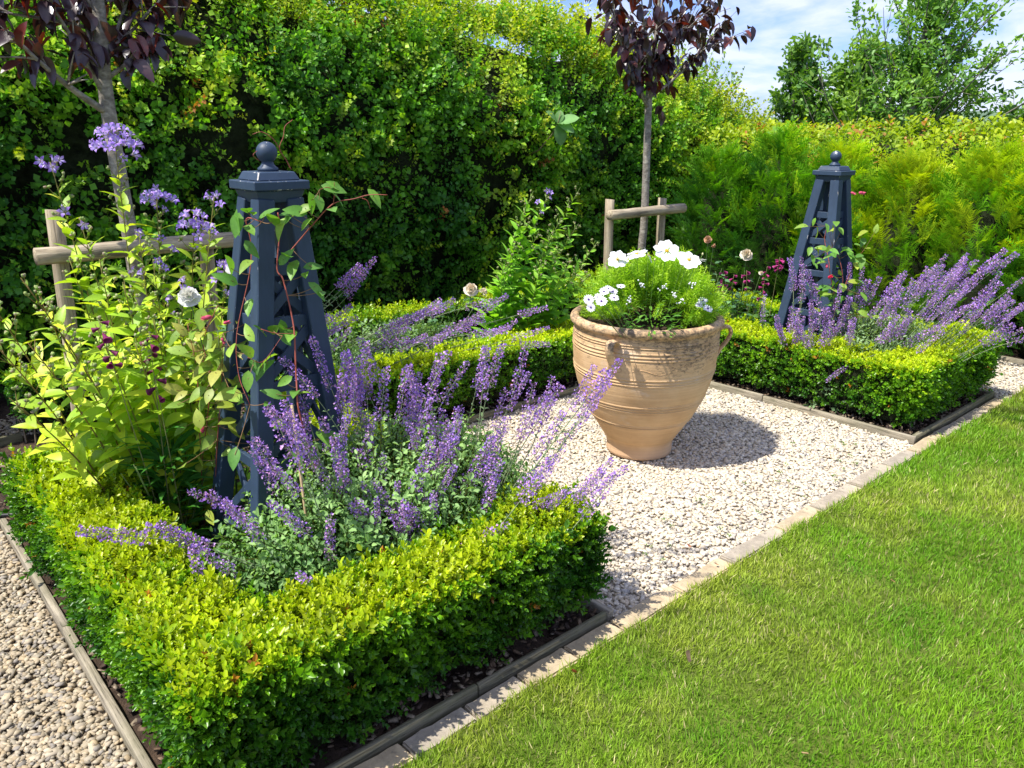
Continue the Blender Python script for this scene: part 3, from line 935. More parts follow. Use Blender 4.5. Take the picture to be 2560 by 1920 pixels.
# ------------------------------------------------------------------ tall hawthorn hedge
def lobed(L, W, r):
    """three-lobed hawthorn leaf"""
    V = np.array([(0, 0, 0), (-W * .5, L * .48, .10 * W), (-W * .17, L * .60, 0), (0, L, -.08 * L), (W * .17, L * .60, 0), (W * .5, L * .48, .10 * W), (0, L * .3, -.03 * L)], float)
    F = np.array([(0, 6, 1), (6, 2, 1), (6, 3, 2), (6, 4, 3), (6, 5, 4), (0, 5, 6)])
    return V, F, np.ones((7, 3))
def lobed4(L, W, r):
    V = np.array([(0, 0, 0), (-W * .5, L * .5, .14 * W), (0, L * .45, -.05 * L), (0, L, -.08 * L), (W * .5, L * .5, .14 * W)], float)
    F = np.array([(0, 2, 1), (2, 3, 1), (2, 4, 3), (0, 4, 2)])
    return V, F, np.ones((5, 3))
def spray(r, L, n, leafL, leafW, fn, twig=True, curve=.25, spread=1.0, tipcol=(1.25, 1.1, .9)):
    """branchlet along +Z with leaves"""
    g = Geo()
    bx = r.uniform(-curve, curve); by = r.uniform(-curve, curve)
    path = lambda u: np.array([bx * L * u * u, by * L * u * u, L * u])
    if twig:
        P = np.array([path(u) for u in (0, .35, .7, 1)])
        g.add(*tube(P, [.0022, .0018, .0013, .0006], 3, False), (.30, .20, .10))
    for i in range(n):
        u = (i + .5) / n
        a = i * 2.4 + r.uniform(-.5, .5)
        el = r.uniform(.0, .6) + .5 * u
        d = np.array([math.cos(a) * math.cos(el), math.sin(a) * math.cos(el), math.sin(el)])
        nrm = np.array([-math.cos(a) * math.sin(el), -math.sin(a) * math.sin(el), math.cos(el)]) + r.normal(size=3) * .35
        R = frame1(d, nrm)
        s = r.uniform(.65, 1.15)
        V, F, C = fn(leafL * s, leafW * s, r)
        k = (1 - u) * np.array([.75, .82, .8]) + u * np.array(tipcol)
        g.add(V @ R.T + path(u) + d * .008 * spread, F, C * k)
    return g.arrays()
HAW = [spray(np.random.default_rng(200 + i), .15, 11, .037, .037, lobed4) for i in range(12)]
HAWL = [spray(np.random.default_rng(230 + i), .34, 26, .033, .034, lobed, curve=.45, tipcol=(1.6, 1.25, .8)) for i in range(8)]

def profile_hedge(prof, x0, x1, n, along='x', sgn=-1):
    """sample a swept hedge profile; prof: list of (depth, z). returns P, N, t"""
    prof = np.array(prof, float)
    seg = np.linalg.norm(np.diff(prof, axis=0), axis=1); cum = np.concatenate([[0], np.cumsum(seg)])
    t = rng.uniform(0, cum[-1], n); k = np.clip(np.searchsorted(cum, t) - 1, 0, len(seg) - 1)
    u = (t - cum[k]) / seg[k]
    q = prof[k] + (prof[k + 1] - prof[k]) * u[:, None]
    tg = unit(prof[k + 1] - prof[k])
    # smooth normals towards next
    nrm = np.stack([-tg[:, 1], tg[:, 0]], 1)
    s = rng.uniform(x0, x1, n)
    if along == 'x':
        P = np.stack([s, q[:, 0], q[:, 1]], 1); N = np.stack([np.zeros(n), nrm[:, 0], nrm[:, 1]], 1)
    else:
        P = np.stack([q[:, 0], s, q[:, 1]], 1); N = np.stack([nrm[:, 0], np.zeros(n), nrm[:, 1]], 1)
    return P, N, t / cum[-1]

def swept_core(prof, x0, x1, inset, amp, along, step=.15, seed=60, back=1.0):
    prof = np.array(prof, float)
    pts = [prof[0]]
    for a, b in zip(prof[:-1], prof[1:]):
        k = max(1, int(np.linalg.norm(b - a) / step))
        for i in range(1, k + 1): pts.append(a + (b - a) * i / k)
    pts.append(np.array([pts[-1][0] + back, pts[-1][1]])); pts.append(np.array([pts[-1][0], 0.0]))  # back closed so that no light leaks through the leaves
    pts = np.array(pts)
    tg = unit(np.gradient(pts, axis=0)); nr = np.stack([-tg[:, 1], tg[:, 0]], 1)
    pts = pts - nr * inset
    m = int((x1 - x0) / step) + 1
    S = np.linspace(x0, x1, m)
    V = np.zeros((m, len(pts), 3))
    if along == 'x': V[:, :, 0] = S[:, None]; V[:, :, 1] = pts[None, :, 0]
    else: V[:, :, 1] = S[:, None]; V[:, :, 0] = pts[None, :, 0]
    V[:, :, 2] = pts[None, :, 1]
    V = V.reshape(-1, 3)
    nn = np.tile(nr, (m, 1))
    d = (vnoise(V, .4, seed) - .5) * amp
    V[:, 1 if along == 'x' else 0] += nn[:, 0] * d; V[:, 2] += nn[:, 1] * d
    V[:, 2] = np.maximum(V[:, 2], -.02)
    L = len(pts)
    i = (np.arange(m - 1)[:, None] * L + np.arange(L - 1)[None]).ravel()
    F = np.concatenate([np.stack([i, i + L, i + L + 1], 1), np.stack([i, i + L + 1, i + 1], 1)])
    # end caps
    for e in (0, m - 1):
        c = len(V); V = np.concatenate([V, V[e * L:(e + 1) * L].mean(0, keepdims=True)])
        F = np.concatenate([F, np.array([(c, e * L + j, e * L + j + 1) for j in range(L - 1)])])
    return V, F

def haw_h(x):
    return np.interp(x, [0, 4.5, 6.0, 7.5, 8.8, 10.2], [1.06, 1.0, .93, .85, .70, .50])
def haw_d(P):
    return (vnoise(P, .75, 61) - .5) * .42 + (vnoise(P, .28, 62) - .5) * .24 + (vnoise(P, 1.8, 63) - .5) * .3

HPROF = [(5.62, 0.12), (5.56, .6), (5.46, 1.15), (5.38, 1.6), (5.42, 1.95), (5.70, 2.32), (6.1, 2.62), (6.5, 2.80), (6.9, 2.85)]
haw = thing('hawthorn_hedge', 'tall dense hawthorn hedge filling the back of the garden', 'hedge', (4.5, 6.2, 0))
off = np.array(haw.location)
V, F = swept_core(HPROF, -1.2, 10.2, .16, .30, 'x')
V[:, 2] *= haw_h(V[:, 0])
link('branches', Geo().add(V - off, F).mesh('branches', M['opaque_twig_core']), haw)  # solid dark backing behind the leaves, added to stop light
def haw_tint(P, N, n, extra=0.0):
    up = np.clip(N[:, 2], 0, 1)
    f = np.clip(.16 + .42 * np.clip((P[:, 2] - .9) / 1.7, 0, 1) + (vnoise(P, .45, 64) - .5) * .75 + rng.normal(0, .12, n) + extra + .18 * np.clip((P[:, 0] - 4) / 4, 0, 1), 0, 1)  # hedge shade and sunlight put into the tint by height and along x
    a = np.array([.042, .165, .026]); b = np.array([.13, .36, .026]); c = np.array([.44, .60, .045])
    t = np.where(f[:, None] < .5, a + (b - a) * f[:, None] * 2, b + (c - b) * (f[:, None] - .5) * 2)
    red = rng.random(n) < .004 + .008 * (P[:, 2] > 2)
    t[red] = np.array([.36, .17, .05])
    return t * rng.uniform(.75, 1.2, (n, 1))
n = 15500
P, N, tt = profile_hedge(HPROF, -1.0, 10.0, n)
w = np.clip(vnoise(P, .26, 65) * 2.2 - .30, .07, 1)       # clumps and dark hollows
keep = rng.random(n) < w
P, N = P[keep], N[keep]; n = len(P)
P[:, 2] *= haw_h(P[:, 0])
P2 = P + N * (haw_d(P) - rng.uniform(0, 1, n) ** 2 * .16)[:, None]
D = unit(N * .9 + np.array([0, 0, .35]) + rng.normal(size=(n, 3)) * .55)
g = Geo()
far = (P[:, 2] > 0)
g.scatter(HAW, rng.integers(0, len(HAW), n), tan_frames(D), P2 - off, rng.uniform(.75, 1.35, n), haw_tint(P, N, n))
link('leaves', g.mesh('leaves', M['hawthorn']), haw, kind='stuff')
# longer shoots arching out of the face, catching the sun
n = 1250
P, N, tt = profile_hedge(HPROF, -1.0, 10.0, n)
P[:, 2] *= haw_h(P[:, 0])
P2 = P + N * (haw_d(P) - .06)[:, None]
D = unit(N * 1.0 + np.stack([rng.normal(.1, .8, n), np.zeros(n), rng.normal(.0, .55, n)], 1) + np.array([0, 0, .25]))
g = Geo()
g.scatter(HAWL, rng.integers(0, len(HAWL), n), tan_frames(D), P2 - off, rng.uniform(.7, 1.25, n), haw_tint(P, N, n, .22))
# upright whips along the top
n = 900
P = np.stack([rng.uniform(1.5, 10.1, n), rng.uniform(5.6, 6.7, n), np.zeros(n)], 1)
P[:, 2] = np.interp(P[:, 1], [a for a, b in HPROF[3:]], [b for a, b in HPROF[3:]])
P[:, 2] = P[:, 2] * haw_h(P[:, 0]) + haw_d(P) * .6 - .05
D = unit(np.stack([rng.normal(.25, .30, n), rng.normal(-.2, .3, n), np.ones(n)], 1))
tint = haw_tint(P, D, n, .30)
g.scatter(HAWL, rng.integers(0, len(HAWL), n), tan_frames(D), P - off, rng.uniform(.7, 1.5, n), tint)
link('shoots', g.mesh('shoots', M['hawthorn']), haw, kind='stuff')

# tall loose end of the hedge, thin whips against the sky
g = Geo(); nW = 230
for i in range(nW):
    x = rng.uniform(6.6, 10.2); y = rng.uniform(5.9, 6.7)
    z0 = 2.2 * float(haw_h(x)); L = rng.uniform(.55, 1.15) * (1.0 if x < 9.0 else .7)
    lean = np.array([rng.normal(.12, .14), rng.normal(-.05, .12), 1.0])
    P = np.array([np.array([x, y, z0]) + unit(lean) * L * u + np.array([.22 * u * u, 0, -.10 * u * u]) for u in np.linspace(0, 1, 6)])
    g.add(*tube(P - off, np.linspace(.005, .001, 6), 3, False), (.22, .19, .08))
    k = 30
    us = rng.uniform(.1, 1, k)
    PT = np.array([P[int(min(u * 5, 4.999))] + (P[int(min(u * 5, 4.999)) + 1] - P[int(min(u * 5, 4.999))]) * (u * 5 % 1) for u in us])
    dd = unit(rng.normal(size=(k, 3)) + np.array([0, 0, .6]))
    tt_ = np.array([.26, .40, .06]) * rng.uniform(.7, 1.3, (k, 1)) * np.array([1, 1, 1]) + (rng.random((k, 1)) < .1) * np.array([.15, -.05, 0])
    g.scatter([lobed4(.042, .032, None)], np.zeros(k, int), frames(dd, rng.normal(size=(k, 3)) + np.array([0, 0, 1])), PT - off, rng.uniform(.7, 1.3, k), tt_)
link('whips', g.mesh('whips', M['hawthorn']), haw, kind='stuff')

# sprig of big pale ribbed leaves poking out of the hedge
bl = thing('sapling_sprig', 'sprig of large pale oval leaves poking out of the hawthorn hedge', 'sprig', (5.095, 5.120, 1.729))
V, F = tube([(-.02, .45, -.30), (-.03, .2, -.22), (-.01, .05, -.08), (0, 0, 0), (.02, -.01, .10)], [.009, .008, .006, .005, .003], 6)
link('twig', Geo().add(V, F, (.16, .15, .06)).mesh('twig', M['stem'], True), bl)
for dx, dz, L, dy in ((-.11, .08, .17, -.05), (.13, .07, .19, -.06), (.10, -.04, .16, -.10), (.0, -.15, .18, -.06), (-.05, .02, .10, -.1), (.03, .12, .12, .0)):
    V, F, C = leaf_geo(L, L * .66, .18, .25, 7, .52, (.15, .32, .10), (.20, .38, .13), wave=.012, full=.6)
    R = frame1((dx * .746 , dy - dx * .3, dz), (-.3, -.5, .8))
    link('leaf', Geo().add(V @ R.T, F, C).mesh('leaf', M['leaf'], True), bl)

# ------------------------------------------------------------------ beech hedge and yews on the right
def oval4(L, W, r): return hexleaf(L, W, .25, .08)
def oval2(L, W, r): return diamond(L, W * 1.2, .25)
BEE = [spray(np.random.default_rng(260 + i), .16, 10, .045, .030, oval4, curve=.3, tipcol=(1.5, 1.1, .8)) for i in range(10)]
BPROF = [(7.42, .1), (7.40, .9), (7.45, 1.35), (7.56, 1.52), (7.78, 1.60), (8.2, 1.62)]
bee = thing('beech_hedge', 'clipped hedge with coppery shoot tips behind the golden yews', 'hedge', (7.8, 3, 0))
off = np.array(bee.location)
BP = [(a, b) for a, b in BPROF]
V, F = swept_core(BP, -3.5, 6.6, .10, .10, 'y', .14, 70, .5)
link('branches', Geo().add(V - off, F).mesh('branches', M['opaque_twig_core']), bee)
n = 6200
P, N, tt = profile_hedge(BPROF, -3.5, 6.6, n, 'y')
P2 = P + N * ((vnoise(P, .35, 71) - .5) * .20 - rng.uniform(0, 1, n) ** 2 * .08)[:, None]
D = unit(N * .8 + np.array([0, 0, .6]) + rng.normal(size=(n, 3)) * .4)
f = np.clip(.25 + .5 * (P[:, 2] / 1.6) + rng.normal(0, .15, n) + (vnoise(P, .3, 72) - .5) * .6, 0, 1)
t = np.array([.07, .24, .02]) + (np.array([.36, .56, .03]) - np.array([.07, .24, .02])) * f[:, None]
cop = (rng.random(n) < (.008 + .07 * (P[:, 2] > 1.5))); t[cop] = np.array([.42, .26, .08]) * rng.uniform(.7, 1.2, (cop.sum(), 1))
g = Geo(); g.scatter(BEE, rng.integers(0, 10, n), tan_frames(D), P2 - off, rng.uniform(.7, 1.3, n), t)
link('leaves', g.mesh('leaves', M['hawthorn']), bee, kind='stuff')

def frond(r, L=.17, n=13, nl=.030):
    """flat yew shoot along +Z, needles to both sides, short side shoots"""
    g = Geo()
    b = r.uniform(.1, .35)
    path = lambda u: np.array([0, -b * L * u * u, L * u])
    for i in range(n):
        u = (i + .5) / n
        for s in (-1, 1):
            a = .75 + r.uniform(-.15, .15)
            l = nl * (1.15 - .6 * abs(u - .35)) * r.uniform(.8, 1.2)
            d = np.array([s * math.sin(a), r.uniform(-.12, .12), math.cos(a)])
            p = path(u); e = p + d * l; w = .0095
            k = .55 + .75 * u
            g.add([p + (0, 0, -w / 2), p + (0, 0, w), e], [(0, 1, 2)] if s > 0 else [(1, 0, 2)], np.array([k * 1.1, k, k * .8]))
    p0, p1 = path(0), path(1)
    g.add([p0 + (-.0016, 0, 0), p0 + (.0016, 0, 0), p1], [(0, 1, 2)], (1.0, .9, .5))
    for s in (-1, 1):
        for u0 in (.25, .5):
            q = path(u0)
            for i in range(7):
                u = (i + 1) / 7
                for ss in (-1, 1):
                    c = q + np.array([s * .05 * u, -.01 * u, .062 * u])
                    d = np.array([s * .35 + ss * .8, 0, .62 - ss * s * .3]); d /= np.linalg.norm(d)
                    e = c + d * nl * .6
                    k = .6 + .6 * u
                    g.add([c + (0, 0, -.003), c + (0, 0, .0045), e], [(0, 1, 2)], np.array([k * 1.1, k, k * .75]))
    return g.arrays()
YEW = [frond(np.random.default_rng(300 + i), L=.22, n=11, nl=.040) for i in range(8)]

def yew(label, x, y, h, r0, n, gold, leanx=0.0):
    root = thing('yew_bush', label, 'shrub', (x, y, 0), 'feathery yews in front of the beech hedge')
    # core: stacked cone
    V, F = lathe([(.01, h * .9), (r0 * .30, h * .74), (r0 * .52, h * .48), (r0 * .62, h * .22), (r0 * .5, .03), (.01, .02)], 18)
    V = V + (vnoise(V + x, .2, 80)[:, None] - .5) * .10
    link('branches', Geo().add(V, F).mesh('branches', M['opaque_twig_core']), root)
    V, F = tube([(0, 0, 0), (.01, 0, h * .5), (0, .01, h * .85)], [.03, .02, .006], 7)
    link('trunk', Geo().add(V, F, (.2, .13, .08)).mesh('trunk', M['bark'], True), root)
    az = rng.uniform(0, 2 * PI, n)
    u = rng.uniform(0, 1, n) ** .85
    prof = lambda u: r0 * np.clip(np.interp(u, [0, .12, .35, .6, .8, .93, 1], [.85, 1.0, 1.02, .86, .56, .28, .05]), 0, 1)
    R_ = prof(u) * (1 + .55 * (vnoise(np.stack([np.cos(az), np.sin(az), u * 3], 1), .33, int(x * 10 + y * 7)) - .5) * 2) * rng.uniform(.68, 1.12, n)
    P = np.stack([np.cos(az) * R_, np.sin(az) * R_, u * h * .93 + .04], 1)
    out_ = np.stack([np.cos(az), np.sin(az), np.zeros(n)], 1)
    D = unit(out_ * .75 + np.array([0, 0, .75])[None] * (1 + .8 * u[:, None]) + rng.normal(size=(n, 3)) * .32)
    # frond plane: normal = roughly up-and-out
    Rm = frames(D, out_ + np.array([0, 0, .2]) + rng.normal(size=(n, 3)) * .45)      # Y = growth
    Rm = np.stack([Rm[:, :, 0], -Rm[:, :, 2], Rm[:, :, 1]], -1)
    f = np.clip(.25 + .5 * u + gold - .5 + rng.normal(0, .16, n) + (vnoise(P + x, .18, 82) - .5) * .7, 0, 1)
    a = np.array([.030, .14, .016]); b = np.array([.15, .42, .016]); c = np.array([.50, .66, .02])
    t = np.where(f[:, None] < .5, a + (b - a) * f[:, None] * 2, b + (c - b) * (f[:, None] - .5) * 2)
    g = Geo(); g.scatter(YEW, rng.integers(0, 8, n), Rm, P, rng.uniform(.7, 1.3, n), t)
    link('foliage', g.mesh('foliage', M['yew']), root, kind='stuff')
yew('dark green yew next to the hawthorn hedge, behind the plum coloured penstemons', 6.75, 4.55, 1.45, .42, 620, .05)
yew('mid green yew directly left of the right obelisk', 6.95, 4.05, 1.62, .42, 620, .18)
yew('yellow-green yew just behind the right obelisk', 7.0, 3.45, 1.52, .44, 650, .40)
yew('bright golden yew right of the right obelisk', 7.02, 2.85, 1.42, .46, 700, .62)
yew('golden yew behind the tallest spikes of the right catmint', 7.05, 2.25, 1.50, .46, 700, .50)
yew('dense yew at the right edge of the photo beside the pale path', 7.05, 1.62, 1.55, .44, 650, .28)

# ------------------------------------------------------------------ trees beyond the hedges
def far_tree(label, x, y, h, z0, spread, nb, leafL, tint, sweep, seed, name='hornbeam_tree'):
    r = np.random.default_rng(seed)
    root = thing(name, label, 'tree', (x, y, 0))
    wood = Geo(); LP = []; LD = []
    V, F = tube([(0, 0, 0), (.05, 0, z0), (.1, .05, z0 + (h - z0) * .6), (.15, .0, h * .97)], [.11, .085, .05, .008], 8)
    link('trunk', Geo().add(V, F).mesh('trunk', M['bark'], True), root)
    for i in range(nb):
        u = (i + .5) / nb
        zb = z0 * .5 + (h * .90 - z0 * .5) * u
        a = i * 2.4 + r.uniform(-.4, .4)
        L = spread * (1.05 - .72 * u) * r.uniform(.45, 1.45)
        el = .45 + .55 * u + r.uniform(-.15, .2)
        d = np.array([math.cos(a) * math.cos(el), math.sin(a) * math.cos(el), math.sin(el)])
        p0 = np.array([.05 + .1 * u, 0, zb])
        ts = np.linspace(0, 1, 6)
        P = np.array([p0 + d * L * t + np.array([sweep * .25 * L * t * t, -sweep * .15 * L * t * t, .18 * L * t * t]) for t in ts])
        wood.add(*tube(P, np.linspace(.022, .004, 6) * (1.2 - u * .6), 4, False), (.12, .11, .08))
        for j in range(int(9 * (1.25 - .6 * u))):
            t0 = r.uniform(.15, 1.0); k = min(4, int(t0 * 5)); q = P[k] + (P[k + 1] - P[k]) * (t0 * 5 - k)
            dd = unit(d * .6 + r.normal(size=3) * .6 + np.array([sweep * .4, 0, .35]))
            l2 = L * r.uniform(.16, .36)
            Q = np.array([q + dd * l2 * t + np.array([0, 0, .1 * l2 * t * t]) for t in (0, .5, 1)])
            wood.add(*tube(Q, [.006, .004, .002], 3, False), (.13, .12, .08))
            m = int(22 * r.uniform(.6, 1.3))
            tt = r.uniform(.05, 1.05, m)[:, None]
            LP.append(q + dd * l2 * tt + r.normal(size=(m, 3)) * .055)
            LD.append(unit(dd + r.normal(size=(m, 3)) * .8 + np.array([sweep * .3, 0, -.1])))
    link('branches', wood.mesh('branches', M['stem']), root)
    LP = np.concatenate(LP); LD = np.concatenate(LD); n = len(LP)
    f = np.clip(vnoise(LP, .5, seed) * 1.3 - .2 + r.normal(0, .15, n) + .25 * (LP[:, 2] / h - .5), 0, 1)
    a, b = np.array(tint[0]), np.array(tint[1])
    g = Geo(); g.scatter([hexleaf(1, .5, .3, .1)], np.zeros(n, int), frames(LD, r.normal(size=(n, 3)) * .6 + np.array([0, 0, 1])), LP,
                         leafL * r.uniform(.7, 1.3, n), a + (b - a) * f[:, None])
    link('crown', g.mesh('crown', M['hawthorn']), root, kind='stuff')
    print(label, n)
G1 = ((.055, .17, .035), (.26, .46, .08))
far_tree('largest tree beyond the right hedge, feathery wind-swept crown against the sky', 12.4, 5.2, 3.75, .9, 1.8, 62, .085, G1, .9, 401)
far_tree('slim spiky tree beyond the hedge, left of the largest tree', 12.2, 7.0, 3.05, .8, .95, 36, .095, G1, .3, 402)
far_tree('low bushy tree filling the gap between the slim tree and the largest tree', 12.6, 6.15, 2.85, .5, 1.55, 56, .10, ((.07, .19, .035), (.30, .48, .08)), .5, 403)
far_tree('thin branched tree at the right edge leaning out of the frame', 14.2, 4.0, 3.1, .9, 1.35, 34, .10, G1, 1.0, 404)
far_tree('dark tree just showing over the top of the hawthorn hedge', 8.6, 8.3, 3.35, .8, .8, 20, .07, ((.02, .06, .03), (.08, .13, .05)), .1, 405)

# ------------------------------------------------------------------ staked purple-leaved trees
def post_geo(L, r, seed, taper=1.0, cut=0.0):
    rr = np.random.default_rng(seed)
    k = 10; n = 14
    P = [(rr.uniform(-.002, .002), rr.uniform(-.002, .002), L * i / (k - 1)) for i in range(k)]
    V, F = tube(P, [r * (1 + rr.uniform(-.02, .02)) for _ in range(k)], n)
    return V, F

def tree_stake(label, xl, xr, y, zr, ztl, ztr, rail0, rail1, rr, pr, lean=(0, 0)):
    root = thing('tree_stake', label, 'tree stake', (xl, y, 0))
    for i, (x, zt, ln) in enumerate(((xl, ztl, lean[0]), (xr, ztr, lean[1]))):
        V, F = post_geo(zt, pr, 500 + i)
        V[:, 0] += V[:, 2] * ln
        V[V[:, 2] > zt - .001, 2] -= (V[V[:, 2] > zt - .001, 0]) * .12
        link('post', Geo().add(V, F).mesh('post', M['rail_z'], True), root, loc=(x - xl, .055, 0))
    V, F = post_geo(rail1 - rail0, rr, 510)
    V = V[:, [2, 1, 0]]; F = F[:, ::-1]
    V[:, 0] -= (rail1 - rail0) / 2
    o = link('rail', Geo().add(V, F).mesh('rail', M['rail_x'], True), root, loc=((rail0 + rail1) / 2 - xl, -.012, zr))
    o.rotation_euler = (0.4, rad(-.3), 0)
    for me in (o.data,):
        pass
    return root
tree_stake('rustic timber stake frame of the left tree behind the lilac bellflowers', .770, 1.425, 3.75, 1.155, 1.335, 1.20, .705, 1.545, .0365, .033, (.035, .01))
tree_stake('small rustic timber stake frame behind the terracotta pot', 4.563, 5.197, 3.95, 1.082, 1.185, 1.165, 4.476, 5.367, .0375, .034, (-.01, -.02))

def purple_tree(label, base, trunk, radii, branches, nleaf, leafL, seed, zlo, zhi, more=120, extra=()):
    r = np.random.default_rng(seed)
    root = thing('purple_leaved_tree', label, 'tree', base)
    B = np.array(base)
    path = smooth_path(np.array(trunk), 4)
    rd = np.interp(np.linspace(0, 1, len(path)), np.linspace(0, 1, len(radii)), radii)
    V, F = tube(path - B, rd, 12)
    link('trunk', Geo().add(V, F).mesh('trunk', M['bark'], True), root)
    leafs = []; 
    pr = []
    for k in range(7):
        a = leaf_geo(1, r.uniform(.42, .56), r.uniform(.2, .55), r.uniform(.1, .5), 6, .42, (.034, .018, .026), (.040, .018, .022), wave=.015, full=.6)
        C = a[2] * r.uniform(.75, 1.25)
        if k == 5: C = a[2] * np.array([3.4, 1.5, .8])
        if k == 6: C = a[2] * np.array([1.1, 1.7, 1.4])
        pr.append(Geo().add(a[0], a[1], C).mesh('leaf', M['purple'], True))
    cand = []
    for (p0, p1, bend, rb, subs) in branches:
        p0, p1 = np.array(p0, float), np.array(p1, float)
        L = np.linalg.norm(p1 - p0)
        P = np.array([p0 + (p1 - p0) * t + np.array([0, 0, bend * L * math.sin(PI * t)]) for t in np.linspace(0, 1, 8)])
        V, F = tube(P - B, np.linspace(rb, rb * .3, 8), 7)
        bo = Geo().add(V, F)
        cand += [(P[i] + (P[i + 1] - P[i]) * r.random(), unit(P[i + 1] - P[i])) for i in range(1, 7) for _ in range(3)]
        for s in range(subs):
            t = r.uniform(.3, .98); i = min(6, int(t * 7)); q = P[i]
            d = unit(unit(p1 - p0) * .6 + r.normal(size=3) * np.array([.55, .55, .3]) + np.array([0, 0, .25]))
            l2 = L * r.uniform(.2, .45)
            Q = np.array([q + d * l2 * u + np.array([0, 0, -.08 * l2 * u * u]) for u in np.linspace(0, 1, 5)])
            bo.add(*[*tube(Q - B, np.linspace(rb * .4, .0015, 5), 5)])
            cand += [(Q[i] + (Q[i + 1] - Q[i]) * r.random(), d) for i in range(0, 4) for _ in range(3)]
        link('branch', bo.mesh('branch', M['bark'], True), root)
    cand = [c for c in cand if zlo < c[0][2] < zhi] + list(extra)
    # petioles + hanging leaves
    pet = Geo(); k = 0
    order = r.permutation(len(cand))
    while k < nleaf:
        q, d = cand[order[k % len(cand)]]
        q = np.asarray(q) + r.normal(size=3) * .012
        out_ = unit(np.asarray(d) * .5 + r.normal(size=3) * np.array([.75, .75, .12]))
        hang = unit(out_ * r.uniform(.25, .8) + np.array([0, 0, -1.0]) * r.uniform(.3, 1.0) + (r.random() < .18) * np.array([0, 0, .9]))
        s = leafL * r.uniform(.65, 1.2)
        pe = q + out_ * .02 + np.array([0, 0, -.004])
        pet.add(*tube(np.array([q, pe]) - B, [.0012, .0010], 3, False), (.22, .07, .05))
        R = frame1(hang, out_ + np.array([0, 0, .45]) + r.normal(size=3) * .4)
        link('leaf', pr[r.integers(0, 7)], root, M=mat4(R, pe - B, s))
        k += 1
    link('leaf_stalks', pet.mesh('leaf_stalks', M['stem']), root)
    ex = Geo(); arr = []
    for c, f_ in (((.034, .018, .026), 1), ((.034, .018, .026), 1.2), ((.09, .028, .02), 1), ((.04, .03, .036), 1)):
        arr.append(leaf_geo(1, r.uniform(.42, .56), r.uniform(.2, .55), r.uniform(.1, .5), 5, .42, np.array(c) * f_, np.array(c) * f_, wave=.015, full=.6))
    for i in range(more):
        q, d = cand[r.integers(0, len(cand))]; q = np.asarray(q) + r.normal(size=3) * .02
        out_ = unit(np.asarray(d) * .5 + r.normal(size=3) * np.array([.75, .75, .12]))
        hang = unit(out_ * r.uniform(.25, .9) + np.array([0, 0, -1.0]) * r.uniform(.2, 1.0))
        V, F, C = arr[r.integers(0, 4)]
        ex.add(V @ frame1(hang, out_ + np.array([0, 0, .45]) + r.normal(size=3) * .4).T * leafL * r.uniform(.5, .95) + q + out_ * .02 - B, F, C)
    link('leaves', ex.mesh('leaves', M['purple'], True), root, kind='stuff')
    return root
T1 = [(1.13, 3.86, 0), (1.125, 3.86, .5), (1.12, 3.86, 1.1), (1.105, 3.86, 1.55), (1.10, 3.86, 1.82), (1.12, 3.86, 2.15), (1.13, 3.87, 2.6), (1.14, 3.88, 3.1)]
purple_tree('grey-barked tree with hanging dark purple leaves behind the lilac bellflowers', (1.13, 3.86, 0), T1, [.040, .037, .035, .033, .031, .026, .018, .006],
    [((1.10, 3.86, 1.72), (0.720, 3.700, 2.025), -.05, .017, 7), ((1.10, 3.86, 1.78), (0.838, 3.700, 2.219), .05, .012, 7), ((1.10, 3.86, 1.80), (0.954, 3.800, 2.213), .03, .010, 6),
     ((1.10, 3.86, 1.84), (1.095, 4.050, 2.295), .04, .009, 5), ((1.11, 3.86, 1.86), (1.303, 3.800, 2.027), -.02, .011, 6), ((1.11, 3.86, 1.90), (1.330, 3.950, 2.310), .03, .011, 6),
     ((1.11, 3.86, 1.95), (1.427, 3.850, 2.255), -.03, .010, 7), ((1.12, 3.86, 2.1), (.85, 4.1, 2.7), .02, .010, 5), ((1.12, 3.86, 2.2), (1.4, 4.0, 2.8), .02, .010, 5), ((1.12, 3.86, 2.05), (0.652, 3.800, 2.083), .02, .010, 6)],
    285, .100, 611, 1.90, 3.1, 150)
T2 = [((5.015, 4.020, 0.393)), ((4.971, 4.020, 0.772)), ((4.983, 4.020, 1.025)), ((4.959, 4.020, 1.783)), ((4.959, 4.020, 2.077)), ((5.009, 4.020, 2.397)), ((5.015, 4.020, 2.766)), ((5.036, 4.020, 3.181))]
b2 = (T2[0][0], T2[0][1], 0.0)
T2 = [b2] + T2
purple_tree('young tree with dark purple vase-shaped crown staked behind the terracotta pot', b2, T2, [.034, .033, .031, .030, .027, .022, .014, .008, .003],
    [((4.942, 4.020, 1.842), (4.350, 3.900, 2.446), -.05, .011, 9), ((4.951, 4.020, 1.865), (4.363, 4.000, 2.684), -.08, .009, 8), ((4.958, 4.020, 1.908), (5.794, 4.000, 2.477), -.05, .012, 11), ((4.960, 4.020, 1.947), (5.653, 4.200, 2.866), -.04, .010, 8),
     ((4.962, 4.020, 2.044), (4.449, 3.750, 2.663), -.02, .010, 8), ((4.985, 4.020, 2.206), (5.669, 3.900, 2.734), -.05, .009, 9), ((4.985, 4.020, 2.206), (5.448, 4.300, 2.983), -.02, .009, 8), ((4.964, 4.020, 2.077), (5.020, 4.300, 2.485), -.03, .008, 7),
     ((4.980, 4.020, 2.142), (4.858, 3.700, 2.417), -.03, .008, 7), ((4.956, 4.020, 1.931), (4.921, 3.850, 2.192), -.03, .006, 5)],
    300, .112, 622, 1.90, 2.75, 330, extra=[(np.array((5.058, 3.980, 1.844)), np.array([1, 0, 0.])), (np.array((5.127, 3.980, 1.832)), np.array([1, 0, 0.])), (np.array((5.012, 3.980, 1.856)), np.array([1, 0, 0.]))] * 3)

